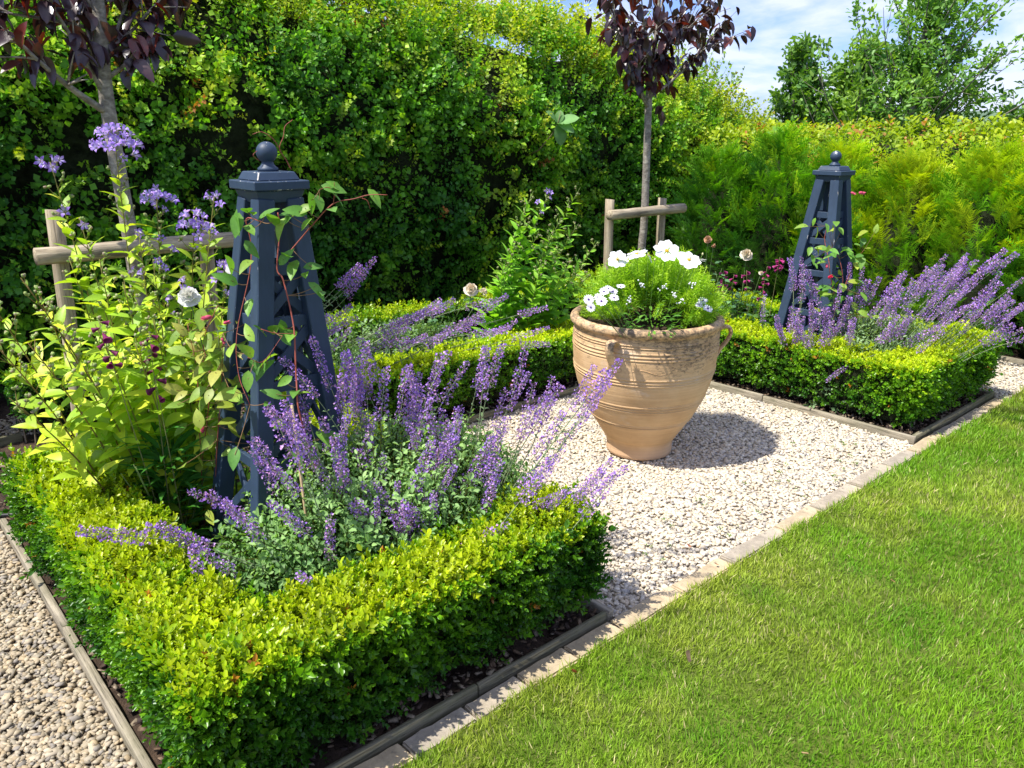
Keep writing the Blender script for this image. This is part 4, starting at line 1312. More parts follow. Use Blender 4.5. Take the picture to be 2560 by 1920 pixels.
# ------------------------------------------------------------------ obelisks
def chip_box(p0, p1, w, h, bev=.0025, up=(0, 0, 1), wear=.20, edge=.40):
    """rectangular bar from p0 to p1 with worn chamfered edges"""
    p0, p1 = np.array(p0, float), np.array(p1, float)
    L = np.linalg.norm(p1 - p0)
    V, F = box_geo(-w / 2, w / 2, -h / 2, h / 2, 0, L, bev)
    return explode(V, F, frame_z(p1 - p0, up), p0, wear, edge)
def frame_z(d, up):
    z = unit(d); x = np.cross(np.array(up, float), z)
    if np.linalg.norm(x) < 1e-4: x = np.array([1.0, 0, 0]) - z * z[0]
    x = unit(x); return np.stack([x, np.cross(z, x), z], -1)
def explode(V, F, R, t, wear, edge):
    n = np.cross(V[F[:, 1]] - V[F[:, 0]], V[F[:, 2]] - V[F[:, 0]])
    E_ = np.max(np.stack([np.linalg.norm(V[F[:, i]] - V[F[:, (i + 1) % 3]], axis=1) for i in range(3)]), 0)
    flat = np.linalg.norm(n, axis=1) / np.maximum(E_, 1e-9) > .0075
    VV = (V @ np.asarray(R).T + np.asarray(t))[F.ravel()]
    c = np.where(flat, wear, edge)
    return VV, np.arange(len(F) * 3).reshape(-1, 3), np.repeat(np.stack([c, c, c], 1), 3, 0)

def obelisk(label, x, y, sc, shear, seed):
    r = np.random.default_rng(seed)
    root = thing('garden_obelisk', label, 'obelisk', (x, y, 0), 'painted timber obelisks')
    sh = lambda p: np.array([p[0] + shear[0] * p[2] / 1.6, p[1] + shear[1] * p[2] / 1.6, p[2]]) * np.array([1, 1, sc])
    hb, ht, zt = .209, .052, 1.435
    half = lambda z: hb + (ht - hb) * z / zt
    for sx, sy in ((-1, -1), (1, -1), (1, 1), (-1, 1)):
        g = Geo().add(*chip_box(sh((sx * hb, sy * hb, -.03)), sh((sx * ht, sy * ht, zt)), .060, .060, .003, (0, 1, 0)))
        link('leg', g.mesh('leg', M['paint']), root)
    lev = [.22, .52, .80, 1.02, 1.20]
    for face in range(4):
        c, s = [(0, -1), (1, 0), (0, 1), (-1, 0)][face]
        def pt(u, z, o=0.0):
            h = half(z); hh = h - .006 + o
            if s: return sh((u * h * (1 if s < 0 else -1), s * hh, z))
            return sh((c * hh, u * h * (1 if c > 0 else -1), z))
        up = (c, s, 0)
        for z in lev:
            g = Geo().add(*chip_box(pt(-.93, z), pt(.93, z), .040, .016, .0015, up, .12))
            link('rail', g.mesh('rail', M['paint']), root)
        for z0, z1 in zip([-.02] + lev[:-1], lev):
            if z0 < 0: continue
            g = Geo().add(*chip_box(pt(-.86, z0 + .02, -.002), pt(.86, z1 - .02, -.002), .034, .012, .0015, up, .12))
            link('brace', g.mesh('brace', M['paint']), root)
            g = Geo().add(*chip_box(pt(.86, z0 + .02, -.016), pt(-.86, z1 - .02, -.016), .034, .012, .0015, up, .12))
            link('brace', g.mesh('brace', M['paint']), root)
    T = sh((0, 0, zt))
    def plate(name, hw, z0, z1, bev, wear, top_in=0.0, bot_in=0.0, edge=.40):
        V = np.array([(a * (hw - (bot_in if z == 0 else top_in)), b * (hw - (bot_in if z == 0 else top_in)), z0 + (z1 - z0) * z) for z in (0, 1) for a, b in ((-1, -1), (1, -1), (1, 1), (-1, 1))])
        F = quads([(3, 2, 1, 0), (4, 5, 6, 7), (0, 1, 5, 4), (1, 2, 6, 5), (2, 3, 7, 6), (3, 0, 4, 7)])
        import bmesh
        bm = bmesh.new()
        vs = [bm.verts.new(v) for v in V]
        for q in [(3, 2, 1, 0), (4, 5, 6, 7), (0, 1, 5, 4), (1, 2, 6, 5), (2, 3, 7, 6), (3, 0, 4, 7)]: bm.faces.new([vs[i] for i in q])
        bmesh.ops.bevel(bm, geom=bm.edges[:], offset=bev, segments=1, affect='EDGES')
        bmesh.ops.triangulate(bm, faces=bm.faces[:]); bm.verts.ensure_lookup_table()
        V = np.array([v.co[:] for v in bm.verts]); F = np.array([[v.index for v in f.verts] for f in bm.faces]); bm.free()
        VV, FF, CC = explode(V, F, np.eye(3), (T[0], T[1], T[2]), wear, edge)
        top = np.repeat(unit(np.cross(VV[1::3] - VV[0::3], VV[2::3] - VV[0::3]))[:, 2] > .9, 3)
        CC[top] = wear + .12
        link(name, Geo().add(VV, FF, CC).mesh(name, M['paint']), root)
    plate('cap_moulding', .087, -.012, .030, .003, .08, 0, .014)
    plate('cap_plate', .099, .0305, .060, .003, .14)
    plate('cap_top', .077, .0605, .088, .003, .12, .013)
    prof = [(.001, .0885), (.034, .0885), (.034, .098), (.026, .104), (.020, .112), (.019, .118)]
    R = .035; cz = .118 + .031
    prof += [(R * math.cos(a), cz + R * math.sin(a)) for a in np.linspace(-1.05, PI / 2 - .02, 16)]
    V, F = lathe(prof, 28)
    C = np.where(V[:, 2:3] > cz + .01, .40, .24) * np.ones((1, 3))
    link('finial', Geo().add(V + T, F, C).mesh('finial', M['paint'], True), root)
    # small screw heads
    return root
obelisk('large blue-grey painted timber obelisk standing in the front bed', 1.18, 2.64, 1.0, (.045, -.04), 1)
obelisk('smaller-looking blue-grey timber obelisk in the right bed among catmint', 5.165, 2.61, .955, (.01, .0), 2)

# ------------------------------------------------------------------ terracotta pot
POT = (3.222, 2.55, -.004)
pot = thing('terracotta_pot', 'huge ribbed terracotta pot standing on the pale gravel', 'plant pot', POT)
base = [(.0, 0), (.168, 0), (.176, .004), (.178, .02), (.177, .05), (.181, .075), (.196, .10), (.263, .206), (.300, .27), (.330, .34), (.352, .40), (.367, .46), (.375, .52), (.380, .58), (.3795, .64), (.376, .69), (.377, .712), (.388, .719), (.397, .730), (.399, .742), (.395, .753), (.385, .761), (.372, .764), (.360, .760), (.352, .750), (.348, .735), (.346, .70), (.343, .60)]
ro = np.array(base)
zs = list(np.arange(.1, .70, .0028))
outer_i = 17
pr_ = [tuple(p) for p in base[:6]]
from_z = np.array([p[1] for p in base[5:17]]); from_r = np.array([p[0] for p in base[5:17]])
ridges = [.680, .668, .640, .622, .606, .505, .488, .474, .350, .334, .320, .226, .213]
for z in zs:
    r0 = np.interp(z, from_z, from_r)
    # smooth a little
    r0 = np.mean([np.interp(z + d, from_z, from_r) for d in (-.02, -.01, 0, .01, .02)])
    for k in ridges:
        r0 += .0042 * math.exp(-((z - k) / .0032) ** 2) - .0022 * math.exp(-((z - k + .0065) / .0028) ** 2)
    pr_.append((r0, z))
pr_ += base[16:]
V, F = lathe(pr_, 120)
ang = np.arctan2(V[:, 1], V[:, 0])
wob = 1 + .004 * np.sin(ang * 2 + .6) + .002 * np.sin(ang * 5 + V[:, 2] * 9) + .0015 * np.sin(ang * 11)
V[:, :2] *= wob[:, None]
V[:, 2] += (V[:, 2] > .1) * .0022 * np.sin(ang * 1.0 + 1.1) * 1.0
link('body', Geo().add(V, F).mesh('body', M['terracotta'], True), pot)
# strap handles
camang = math.atan2(-POT[1], -POT[0])
for da in (rad(-22), rad(98), rad(218)):
    a = camang + da
    c, s = math.cos(a), math.sin(a)
    er, et, ez = np.array([c, s, 0]), np.array([-s, c, 0]), np.array([0, 0, 1])
    path = smooth_path(np.array([(.370, .668), (.398, .694), (.432, .694), (.446, .664), (.430, .622), (.404, .588), (.388, .562), (.378, .545)]), 4)
    V = []; F = []
    k = len(path); m = 8
    tg = unit(np.gradient(path, axis=0)); nr = np.stack([tg[:, 1], -tg[:, 0]], 1)
    for i in range(k):
        u = i / (k - 1)
        w = .030 - .007 * math.sin(PI * u) + .012 * max(0, u - .75) * 4
        th = .0105
        for j in range(m):
            b = 2 * PI * j / m
            q = path[i] + nr[i] * th * math.sin(b) * (1 - .35 * math.cos(b) ** 2)
            V.append(er * q[0] + ez * q[1] + et * w * math.cos(b))
    for i in range(k - 1):
        for j in range(m):
            a0, a1 = i * m + j, i * m + (j + 1) % m
            F += [(a0, a1, a1 + m), (a0, a1 + m, a0 + m)]
    link('handle', Geo().add(np.array(V), np.array(F)).mesh('handle', M['terracotta'], True), pot)
# incised wavy line
P = []
for t in np.linspace(0, 1, 60):
    a = camang + rad(-8) + t * rad(48)
    z = .552 + .010 * math.sin(t * 11) - .004
    rr = np.interp(z, from_z, from_r) * 1.002
    P.append((rr * math.cos(a), rr * math.sin(a), z))
link('scribed_line', Geo().add(*tube(P, .0016, 5)).mesh('scribed_line', M['terracotta'], True), pot)
V, F = lathe([(.001, .715), (.12, .722), (.25, .712), (.345, .690)], 40)
V[:, 2] += (vnoise(V, .04, 90) - .5) * .03
link('compost', Geo().add(V, F).mesh('compost', M['soil'], True), pot)

# ------------------------------------------------------------------ planting helpers
def curve3(p0, p1, bend, k=10):
    p0, p1, bend = np.array(p0, float), np.array(p1, float), np.array(bend, float)
    c = (p0 + p1) / 2 + bend
    t = np.linspace(0, 1, k)[:, None]
    return (1 - t) ** 2 * p0 + 2 * (1 - t) * t * c + t * t * p1
def at_path(P, u):
    k = len(P) - 1; i = min(int(u * k), k - 1); f = u * k - i
    return P[i] + (P[i + 1] - P[i]) * f, unit(P[i + 1] - P[i])

def bell_flower(r, R=.019, col=(.36, .25, .72), throat=(.55, .48, .80)):
    g = Geo()
    for i in range(5):
        a = 2 * PI * i / 5
        def q(rr, da, z): return (rr * math.cos(a + da), rr * math.sin(a + da), z)
        V = [q(.003, 0, 0), q(.008, -.5, .010), q(.008, .5, .010), q(R * .72, -.42, .017), q(R * .72, .42, .017), q(R * 1.15, 0, .013 + r.uniform(-.003, .003))]
        F = [(0, 2, 1), (1, 2, 4), (1, 4, 3), (3, 4, 5)]
        C = np.array([throat, throat, throat, col, col, np.array(col) * .9])
        g.add(V, F, C)
    for i in range(5):                        # calyx
        a = 2 * PI * (i + .5) / 5
        g.add([(.003 * math.cos(a + .8), .003 * math.sin(a + .8), -.002), (.003 * math.cos(a - .8), .003 * math.sin(a - .8), -.002), (.010 * math.cos(a), .010 * math.sin(a), .008)], [(0, 1, 2)], (.30, .26, .17))
    return g
LEAFARR = {}
FL = [bell_flower(np.random.default_rng(700 + i), col=c).mesh('flower', M['petal']) for i, c in enumerate([(.37, .21, .72), (.42, .26, .76), (.31, .17, .68), (.48, .31, .76)])]
def bud_geo(r, s=1.0):
    g = Geo()
    for i in range(4):
        d = unit(r.normal(size=3) + np.array([0, 0, 1.2])); R = frame1(d, r.normal(size=3))
        V, F = ico(); V = V * np.array([.0045, .0075, .0045]) * s
        k = [(.40, .46, .18), (.40, .33, .24), (.32, .46, .12), (.36, .44, .16)][i % 4]
        g.add(V @ R.T + d * .006 * s, F, k)
    return g.arrays()

def leaf_set(n, W, seed, cols, fold=.3, droop=.25, shape=.42, seg=4, mat='leaf', name='leaf', wave=.0):
    r = np.random.default_rng(seed); out = []
    for k in range(n):
        c = np.array(cols[k % len(cols)])
        V, F, C = leaf_geo(1, W * r.uniform(.85, 1.15), fold * r.uniform(.5, 1.3), droop * r.uniform(.2, 1.6), seg, shape, c * r.uniform(.85, 1.15), c * r.uniform(.9, 1.25), wave)
        V[:, 0] += V[:, 1] ** 2 * r.uniform(-.08, .08)
        out.append(Geo().add(V, F, C).mesh(name, M[mat], True)); LEAFARR[out[-1].name] = (V, F, C)
    return out

def put_leaf(parent, me, p, d, n, s, off=(0, 0, 0), name='leaf'):
    return link(name, me, parent, M=mat4(frame1(d, n), np.asarray(p) - np.asarray(off), s))

def bellflower_plant(label, stems, leaves, seed, nodes, leafL, stemcol):
    """stems: (base, tip, n_flowers_in_head, head_radius)"""
    r = np.random.default_rng(seed)
    base = np.mean([s[0] for s in stems], axis=0); base[2] = 0
    root = thing('bellflower_plant', label, 'plant', tuple(base))
    cnt = 0; rest = Geo()
    for (b, tip, nf, hr) in stems:
        b = np.array(b, float); tip = np.array(tip, float)
        hz = np.array([tip[0] - b[0], tip[1] - b[1], 0])
        P = curve3(b, tip, -hz * .16 + np.array([0, 0, .03]), 14) - base
        L = np.linalg.norm(tip - b)
        g = Geo().add(*tube(P, np.linspace(.0048, .0016, 14), 5), stemcol)
        # budded side shoots in the upper third
        fl = []
        nb = 7
        for i in range(nb):
            u = .80 + .19 * i / nb
            q, d = at_path(P, u)
            a = i * 2.3 + r.uniform(-.4, .4)
            dd = unit(np.array([math.cos(a), math.sin(a), .75]) + d * .4)
            l = (.075 * (1.15 - u) * 2.2 + .015) * r.uniform(.6, 1.2)
            Q = np.array([q, q + dd * l * .6, q + dd * l + np.array([0, 0, .006])])
            g.add(*tube(Q, [.0018, .0014, .001], 4, False), stemcol)
            V, F, C = bud_geo(r, 1.15); g.add(V + Q[-1], F, C)
            if i % 2: V, F, C = bud_geo(r, .85); g.add(V + Q[1] + np.array([0, 0, .004]), F, C)
            for _ in range(2):
                qv, qf, qc = leaf_geo(.028 * r.uniform(.7, 1.3), .010, .3, .1, 3)
                R = frame1(unit(dd + r.normal(size=3) * .5), np.array([0, 0, 1.0]) + r.normal(size=3) * .3)
                g.add(qv @ R.T + Q[1] * .5 + Q[0] * .5, qf, np.array([.22, .34, .05]))
            if nf and r.random() < .30: fl.append((Q[-1], dd))
        st = link('stem', g.mesh('stem', M['leaf'], True), root)
        nn = int(nodes * L)
        for i in range(nn):
            u = .08 + .86 * i / nn
            q, d = at_path(P, u)
            a = i * 2.4 + r.uniform(-.35, .35)
            X = frame1(d, (0.2, 1, 0.1))
            out_ = X[:, 0] * math.cos(a) + X[:, 2] * math.sin(a)
            el = r.uniform(.25, .95)
            dd = unit(out_ * math.cos(el) + d * math.sin(el))
            s = leafL * (1.05 - .55 * abs(u - .30)) * (1.0 if u < .7 else 1.0 - (u - .7) * 1.5) * r.uniform(.75, 1.15)
            nrm = unit(d * math.cos(el) - out_ * math.sin(el) + r.normal(size=3) * .25)
            me = leaves[r.integers(0, len(leaves))]; cnt += 1
            if cnt <= 290: put_leaf(st, me, q, dd, nrm, max(s, .02))
            else:
                V, F, C = LEAFARR[me.name]; rest.add(V @ frame1(dd, nrm).T * max(s, .02) + q, F, C)
        # flower head
        for i in range(nf):
            a = i * 2.4; rr = hr * math.sqrt((i + .5) / nf)
            c = P[-1] + np.array([math.cos(a) * rr, math.sin(a) * rr, (1 - (rr / hr) ** 2) * hr * .9 - hr * .55 + r.uniform(-.02, .02)])
            o_ = unit(np.array([math.cos(a) * rr, math.sin(a) * rr, hr * .55]) + r.normal(size=3) * .02 + np.array([-.02, -.02, 0]))
            fl.append((c, o_))
        for c, o_ in fl:
            R = tan_frames(np.array([unit(o_ + r.normal(size=3) * .25)]), r)[0]
            link('flower', FL[r.integers(0, 4)], st, M=mat4(R, c, r.uniform(.85, 1.25)))
    if rest.n: link('leaves', rest.mesh('leaves', M['leaf'], True), root, kind='stuff')
    return root

LIME = leaf_set(6, .37, 31, [(.36, .52, .035), (.48, .58, .035), (.28, .46, .04), (.55, .60, .05), (.40, .54, .04), (.33, .50, .04)])  # yellow-green of backlight put into the leaf colours
APPLE = leaf_set(6, .37, 32, [(.26, .54, .05), (.32, .60, .055), (.22, .48, .045), (.36, .60, .065)])
DEEP = leaf_set(5, .20, 33, [(.055, .20, .03), (.075, .25, .035), (.045, .16, .03)], fold=.45, droop=.5, shape=.38, seg=5)
bellflower_plant('tallest bellflower with lilac flower heads in front of the left stake frame',
    [((.93, 3.32, 0), (0.911, 3.172, 1.622), 30, .075), ((.88, 3.38, 0), (0.736, 3.371, 1.539), 7, .035), ((1.02, 3.36, 0), (1.036, 3.186, 1.412), 15, .052), ((1.06, 3.30, 0), (1.118, 3.051, 1.323), 17, .055),
     ((1.10, 3.38, 0), (1.248, 3.163, 1.404), 2, .02), ((.90, 3.30, 0), (0.778, 3.258, 1.345), 1, .02), ((.97, 3.26, 0), (0.934, 3.113, 1.296), 1, .02), ((1.12, 3.25, 0), (1.177, 2.922, 1.176), 7, .030),
     ((.86, 3.26, 0), (0.772, 3.054, 1.216), 0, .02), ((1.0, 3.2, 0), (0.923, 2.960, 1.213), 1, .02), ((1.04, 3.22, 0), (1.017, 2.981, 1.116), 1, .02), ((.95, 3.18, 0), (0.807, 2.941, 1.146), 0, .02),
     ((.92, 3.12, 0), (0.693, 2.919, 1.018), 0, .02), ((1.02, 3.1, 0), (0.869, 2.872, 1.017), 0, .02), ((1.06, 3.14, 0), (0.963, 2.894, 0.999), 0, .02), ((.88, 3.1, 0), (0.629, 2.882, 0.890), 0, .02), ((.98, 3.08, 0), (0.789, 2.843, 0.952), 0, .02), ((1.1, 3.1, 0), (0.995, 2.830, 0.902), 0, .02),
     ((.90, 3.42, 0), (0.747, 3.368, 1.182), 0, .02), ((1.04, 3.4, 0), (1.028, 3.188, 1.176), 0, .02)],
    LIME, 41, 34, .150, (.30, .28, .08))
bellflower_plant('yellow-green bellflower stems leaning out over the path at the far left',
    [((.92, 3.15, 0), (0.506, 2.957, 1.193), 0, .02), ((.78, 3.18, 0), (0.390, 2.874, 1.005), 0, .02), ((.80, 3.30, 0), (0.584, 3.146, 1.094), 0, .02), ((.75, 3.2, 0), (0.418, 3.072, 1.126), 0, .02), ((.84, 3.1, 0), (0.484, 2.910, 0.990), 0, .02), ((.80, 3.05, 0), (0.392, 2.823, 0.841), 0, .02), ((.86, 3.2, 0), (0.598, 2.991, 0.987), 0, .02)],
    LIME, 42, 25, .145, (.28, .20, .07))
bellflower_plant('fresh green bellflower clump in bud between the catmint and the terracotta pot',
    [((3.27, 4.06, 0), (3.597, 3.824, 1.296), 0, .02), ((3.34, 4.04, 0), (3.672, 3.752, 1.290), 2, .012), ((3.50, 4.04, 0), (3.847, 3.645, 1.319), 0, .02),
     ((3.54, 4.01, 0), (3.808, 3.614, 1.093), 0, .02), ((3.67, 3.99, 0), (3.860, 3.484, 0.985), 0, .02), ((3.37, 4.00, 0), (3.591, 3.761, 1.048), 0, .02),
     ((3.47, 3.99, 0), (3.692, 3.661, 1.131), 0, .02), ((3.62, 3.98, 0), (3.678, 3.533, 0.887), 0, .02), ((3.30, 3.98, 0), (3.446, 3.827, 0.978), 0, .02), ((3.58, 4.01, 0), (3.772, 3.507, 0.847), 0, .02), ((3.42, 3.98, 0), (3.530, 3.819, 1.122), 0, .02), ((3.5, 3.96, 0), (3.645, 3.708, 1.028), 0, .02), ((3.62, 3.94, 0), (3.656, 3.628, 0.940), 0, .02), ((3.4, 3.94, 0), (3.352, 3.844, 0.848), 0, .02), ((3.72, 3.95, 0), (3.755, 3.451, 0.787), 0, .02), ((3.55, 3.9, 0), (3.504, 3.636, 0.858), 0, .02)],
    APPLE, 43, 40, .155, (.20, .30, .06))

# ------------------------------------------------------------------ catmint
def catmint_stalk(seed, L=.46, whorls=11, dens=1.0):
    r = np.random.default_rng(seed); g = Geo()
    bx, by = r.uniform(-.10, .10, 2)
    path = lambda u: np.array([bx * u * u, by * u * u, L * u])
    P = np.array([path(u) for u in np.linspace(0, 1, 8)])
    g.add(*tube(P, np.linspace(.0026, .0011, 8), 4, False), (.30, .37, .20))
    for i in range(whorls):
        f = i / (whorls - 1)
        u = .58 + .42 * f ** .85
        c = path(u)
        rad_ = .0200 * (1 - .45 * f) * r.uniform(.85, 1.2)
        nf = int((17 - 6 * f) * dens)
        for k in range(nf):
            a = 2 * PI * k / nf + r.uniform(-.3, .3)
            el = r.uniform(-.25, .8)
            d = np.array([math.cos(a) * math.cos(el), math.sin(a) * math.cos(el), math.sin(el)])
            p = c + d * rad_ * r.uniform(.35, .75); e = c + d * rad_ * r.uniform(.9, 1.25)
            R = frame1(d, r.normal(size=3))
            s = .0055 * r.uniform(.6, 1.4)
            col = np.array([(.46, .28, .78), (.38, .20, .70), (.64, .40, .80), (.28, .15, .56), (.60, .32, .62)][r.integers(0, 5)])
            cal = np.array([(.30, .14, .26), (.40, .26, .34), (.24, .28, .17)][r.integers(0, 3)])
            # calyx
            g.add([p - R[:, 0] * s * .35, p + R[:, 0] * s * .35, e], [(0, 1, 2)], cal)
            # two lips
            V = [e, e + R[:, 0] * s * .8 + d * s * .6, e - R[:, 0] * s * .8 + d * s * .6, e + d * s * 1.3 + R[:, 2] * s * .8, e + d * s * .5 - R[:, 2] * s * .7]
            g.add(V, [(0, 1, 3), (0, 3, 2), (0, 4, 1)], col * r.uniform(.75, 1.25))
    for i in range(5):                         # pairs of stalk leaves
        u = .04 + .44 * i / 5; c = path(u)
        for s_ in (0, PI):
            a = (i % 2) * PI / 2 + s_ + r.uniform(-.3, .3)
            d = unit(np.array([math.cos(a), math.sin(a), .55]))
            V, F, C = hexleaf(.026 * r.uniform(.7, 1.2), .012, .3, .15)
            R = frame1(d, (0, 0, 1)); g.add(V @ R.T + c, F, np.array([.17, .27, .12]) * r.uniform(.8, 1.2))
    return g.mesh('flower_stalk', M['floret'])
STALK = [catmint_stalk(800 + i, whorls=9 + i % 4) for i in range(9)]
STALKL = 0.46
MINT = [spray(np.random.default_rng(820 + i), .085, 13, .0185, .0092, lambda a, b, r: hexleaf(a, b, .3, .12), curve=.35, tipcol=(1.2, 1.15, 1.15)) for i in range(8)]

def catmint(label, center, rx, ry, hz, nspr, tips, scale=1.0, rootr=.45, seed=1, tint=((.11, .25, .075), (.32, .52, .18)), rake=0.0, rake2=0.0, flow=(0, 0, 0)):
    r = np.random.default_rng(seed)
    cx, cy, cz = center
    root = thing('catmint', label, 'plant', (cx, cy, 0))
    off = np.array([cx, cy, 0])
    a = r.uniform(0, 2 * PI, nspr); q = np.sqrt(r.uniform(0, 1, nspr))
    el = np.arccos(np.clip(q, 0, 1))
    P = np.stack([cx + rx * np.cos(a) * q, cy + ry * np.sin(a) * q, cz + hz * np.sin(el) * r.uniform(.35, 1.0, nspr)], 1)
    D = unit(np.stack([np.cos(a) * q * .8 + rake, np.sin(a) * q * .8 + rake2, .35 + np.sin(el)], 1) + r.normal(size=(nspr, 3)) * .35)
    f = np.clip((P[:, 2] - cz) / hz + r.normal(0, .2, nspr), 0, 1)[:, None]
    t = np.array(tint[0]) + (np.array(tint[1]) - np.array(tint[0])) * f
    g = Geo(); g.scatter(MINT, r.integers(0, 8, nspr), tan_frames(D, r), P - off, r.uniform(.8, 1.7, nspr) * scale, t)
    link('foliage', g.mesh('foliage', M['leaf']), root, kind='stuff')
    for tip in tips:
        tip = np.array(tip, float)
        rt = np.array([cx, cy, cz]) + np.array([rx * rootr * r.uniform(-1, 1), ry * rootr * r.uniform(-1, 1), 0])
        # root under the tip for crowded clumps
        rt[:2] = rt[:2] * .5 + (tip[:2] * .6 + rt[:2] * .4) * .5
        d = unit(unit(tip - rt + np.array([0, 0, .10])) + np.array(flow))
        s = r.uniform(.78, 1.05) * scale
        Rm = tan_frames(np.array([d]), r)[0]
        wx = r.uniform(.68, 1.1)
        link('flower_stalk', STALK[r.integers(0, len(STALK))], root, M=mat4(Rm, tip - d * STALKL * s - off, (s * wx, s * wx, s)))
    return root

key = [(1.215, 2.366, 0.967), (1.343, 2.400, 0.887), (1.394, 2.405, 0.894), (1.425, 2.352, 0.848), (1.261, 2.387, 0.847), (1.203, 2.327, 0.757), (0.964, 2.143, 0.911), (1.023, 2.149, 0.857), (0.884, 2.145, 0.832), (1.001, 2.181, 0.811),
       (1.566, 2.381, 0.820), (1.598, 2.360, 0.804), (1.669, 2.310, 0.816), (1.597, 2.300, 0.756), (1.769, 2.106, 0.904), (1.691, 2.232, 0.856), (1.957, 2.072, 0.789), (2.062, 2.040, 0.728), (1.885, 2.070, 0.706), (1.847, 2.105, 0.650),
       (2.076, 1.757, 0.874), (2.056, 1.811, 0.788), (1.889, 1.560, 0.572), (1.815, 1.719, 0.560), (1.665, 2.126, 0.696), (1.611, 2.167, 0.662), (1.557, 2.206, 0.646), (1.420, 2.297, 0.671), (1.318, 2.299, 0.695), (1.404, 2.248, 0.592),
       (1.154, 2.218, 0.659), (1.070, 2.204, 0.654), (0.971, 2.195, 0.715), (0.771, 2.220, 0.656), (0.774, 2.166, 0.591), (0.908, 2.168, 0.687), (0.788, 2.108, 0.616), (0.931, 2.048, 0.592), (0.976, 2.028, 0.523), (1.351, 1.923, 0.478),
       (1.289, 1.965, 0.466), (0.886, 1.904, 0.431), (0.639, 2.313, 0.502), (0.677, 2.146, 0.473), (1.215, 2.185, 0.570), (1.234, 2.116, 0.537), (1.325, 2.061, 0.529), (1.608, 2.043, 0.557), (1.668, 1.995, 0.597), (1.676, 1.922, 0.542),
       (1.840, 1.907, 0.578), (1.766, 1.770, 0.537), (1.999, 1.845, 0.703), (1.331, 2.406, 0.785), (1.098, 2.246, 0.730)]
r = np.random.default_rng(50)
left_tips = list(key)
while len(left_tips) < 108:
    k = key[[i for i in range(53) if i not in (33, 34, 35, 36, 37, 41, 42, 43)][r.integers(0, 45)]]
    p = np.array(k) + r.normal(size=3) * np.array([.08, .08, .03])
    if p[2] < .35: continue
    left_tips.append(tuple(p))
catmint('sprawling violet catmint at the foot of the left obelisk spilling over the box hedge', (1.47, 2.32, .03), .60, .44, .50, 3000, left_tips, 1.0, .45, 51)
# a stalk lying flat over the hedge at left, its own plant
lay = thing('catmint', 'single catmint stalk lying flat over the yellow box hedge at lower left', 'plant', (0.758, 2.298, 0.418))
for p0, p1 in (((0.758, 2.298, 0.415), (0.427, 2.321, 0.555)), ((0.787, 2.267, 0.388), (0.617, 2.340, 0.507)), ((0.707, 2.189, 0.341), (0.694, 2.193, 0.462))):
    p0, p1 = np.array(p0), np.array(p1); d = unit(p1 - p0); s = .95
    link('flower_stalk', STALK[3], lay, M=mat4(tan_frames(np.array([d]))[0], p1 - d * STALKL * s - np.array(lay.location), s))
tips = []
kb = [(2.239, 3.553, 0.956), (2.217, 3.567, 0.907), (2.004, 3.577, 0.749), (2.062, 3.602, 0.774), (1.881, 3.530, 0.691), (2.437, 3.603, 0.656), (2.510, 3.614, 0.723), (2.675, 3.619, 0.713), (2.760, 3.554, 0.726), (2.927, 3.548, 0.593), (3.283, 3.363, 0.653), (3.085, 3.137, 0.566),
      (2.801, 3.522, 0.589), (2.512, 3.490, 0.612), (2.987, 3.366, 0.588), (2.309, 3.508, 0.589), (3.034, 3.589, 0.712), (2.554, 3.335, 0.569), (1.999, 3.465, 0.624), (2.960, 3.255, 0.558)]
for i in range(36):
    k = kb[i % len(kb)]
    tips.append(tuple(np.array(k) + (0 if i < 20 else 1) * r.normal(size=3) * np.array([.12, .08, .03])))
catmint('paler catmint behind the middle box hedge below the cream rose', (2.62, 4.12, .03), .75, .26, .40, 1500, tips, 1.05, .6, 52, ((.08, .17, .07), (.22, .36, .15)), .5, flow=(.75, -.25, -.35))
kr = [(5.258, 1.612, 0.976), (5.214, 1.749, 0.858), (5.236, 1.684, 0.892), (5.137, 1.821, 0.907), (5.118, 2.015, 0.828), (5.063, 2.149, 0.786), (5.086, 1.490, 0.847), (5.111, 1.402, 0.782), (5.032, 1.310, 0.661), (4.676, 2.599, 0.568), (4.566, 2.488, 0.506), (4.736, 2.489, 0.901),
      (4.685, 2.370, 0.673), (4.598, 2.206, 0.581), (4.828, 2.187, 0.683), (4.948, 2.164, 0.745), (4.909, 1.999, 0.716), (4.969, 1.843, 0.788), (4.918, 1.689, 0.762), (4.954, 1.579, 0.775), (4.782, 1.774, 0.658), (4.731, 1.906, 0.614), (4.837, 1.615, 0.650), (4.980, 1.498, 0.676),
      (4.664, 2.063, 0.568), (5.170, 1.878, 0.846), (5.013, 2.008, 0.759), (5.084, 1.667, 0.800), (4.969, 1.532, 0.753), (4.502, 2.395, 0.562)]
tips = []
for i in range(105):
    k = kr[i % len(kr)]
    tips.append(tuple(np.array(k) + (0 if i < 30 else 1) * r.normal(size=3) * np.array([.10, .12, .045])))
catmint('dense mound of violet catmint spikes in the right bed right of the obelisk', (5.12, 2.14, .03), .50, .38, .42, 1900, tips, 1.0, .5, 53, ((.11, .21, .09), (.28, .42, .20)), .2, -.1, flow=(.25, -.25, .0))
ln = thing('catmint', 'lone catmint stalk lying on the right box hedge facing the gravel', 'plant', (4.609, 2.064, 0.361))
p0, p1 = np.array((4.592, 2.028, 0.363)), np.array((4.438, 2.146, 0.308))
d = unit(p1 - p0); link('flower_stalk', STALK[2], ln, M=mat4(tan_frames(np.array([d]))[0], p1 - d * STALKL * .7 - np.array(ln.location), .7))

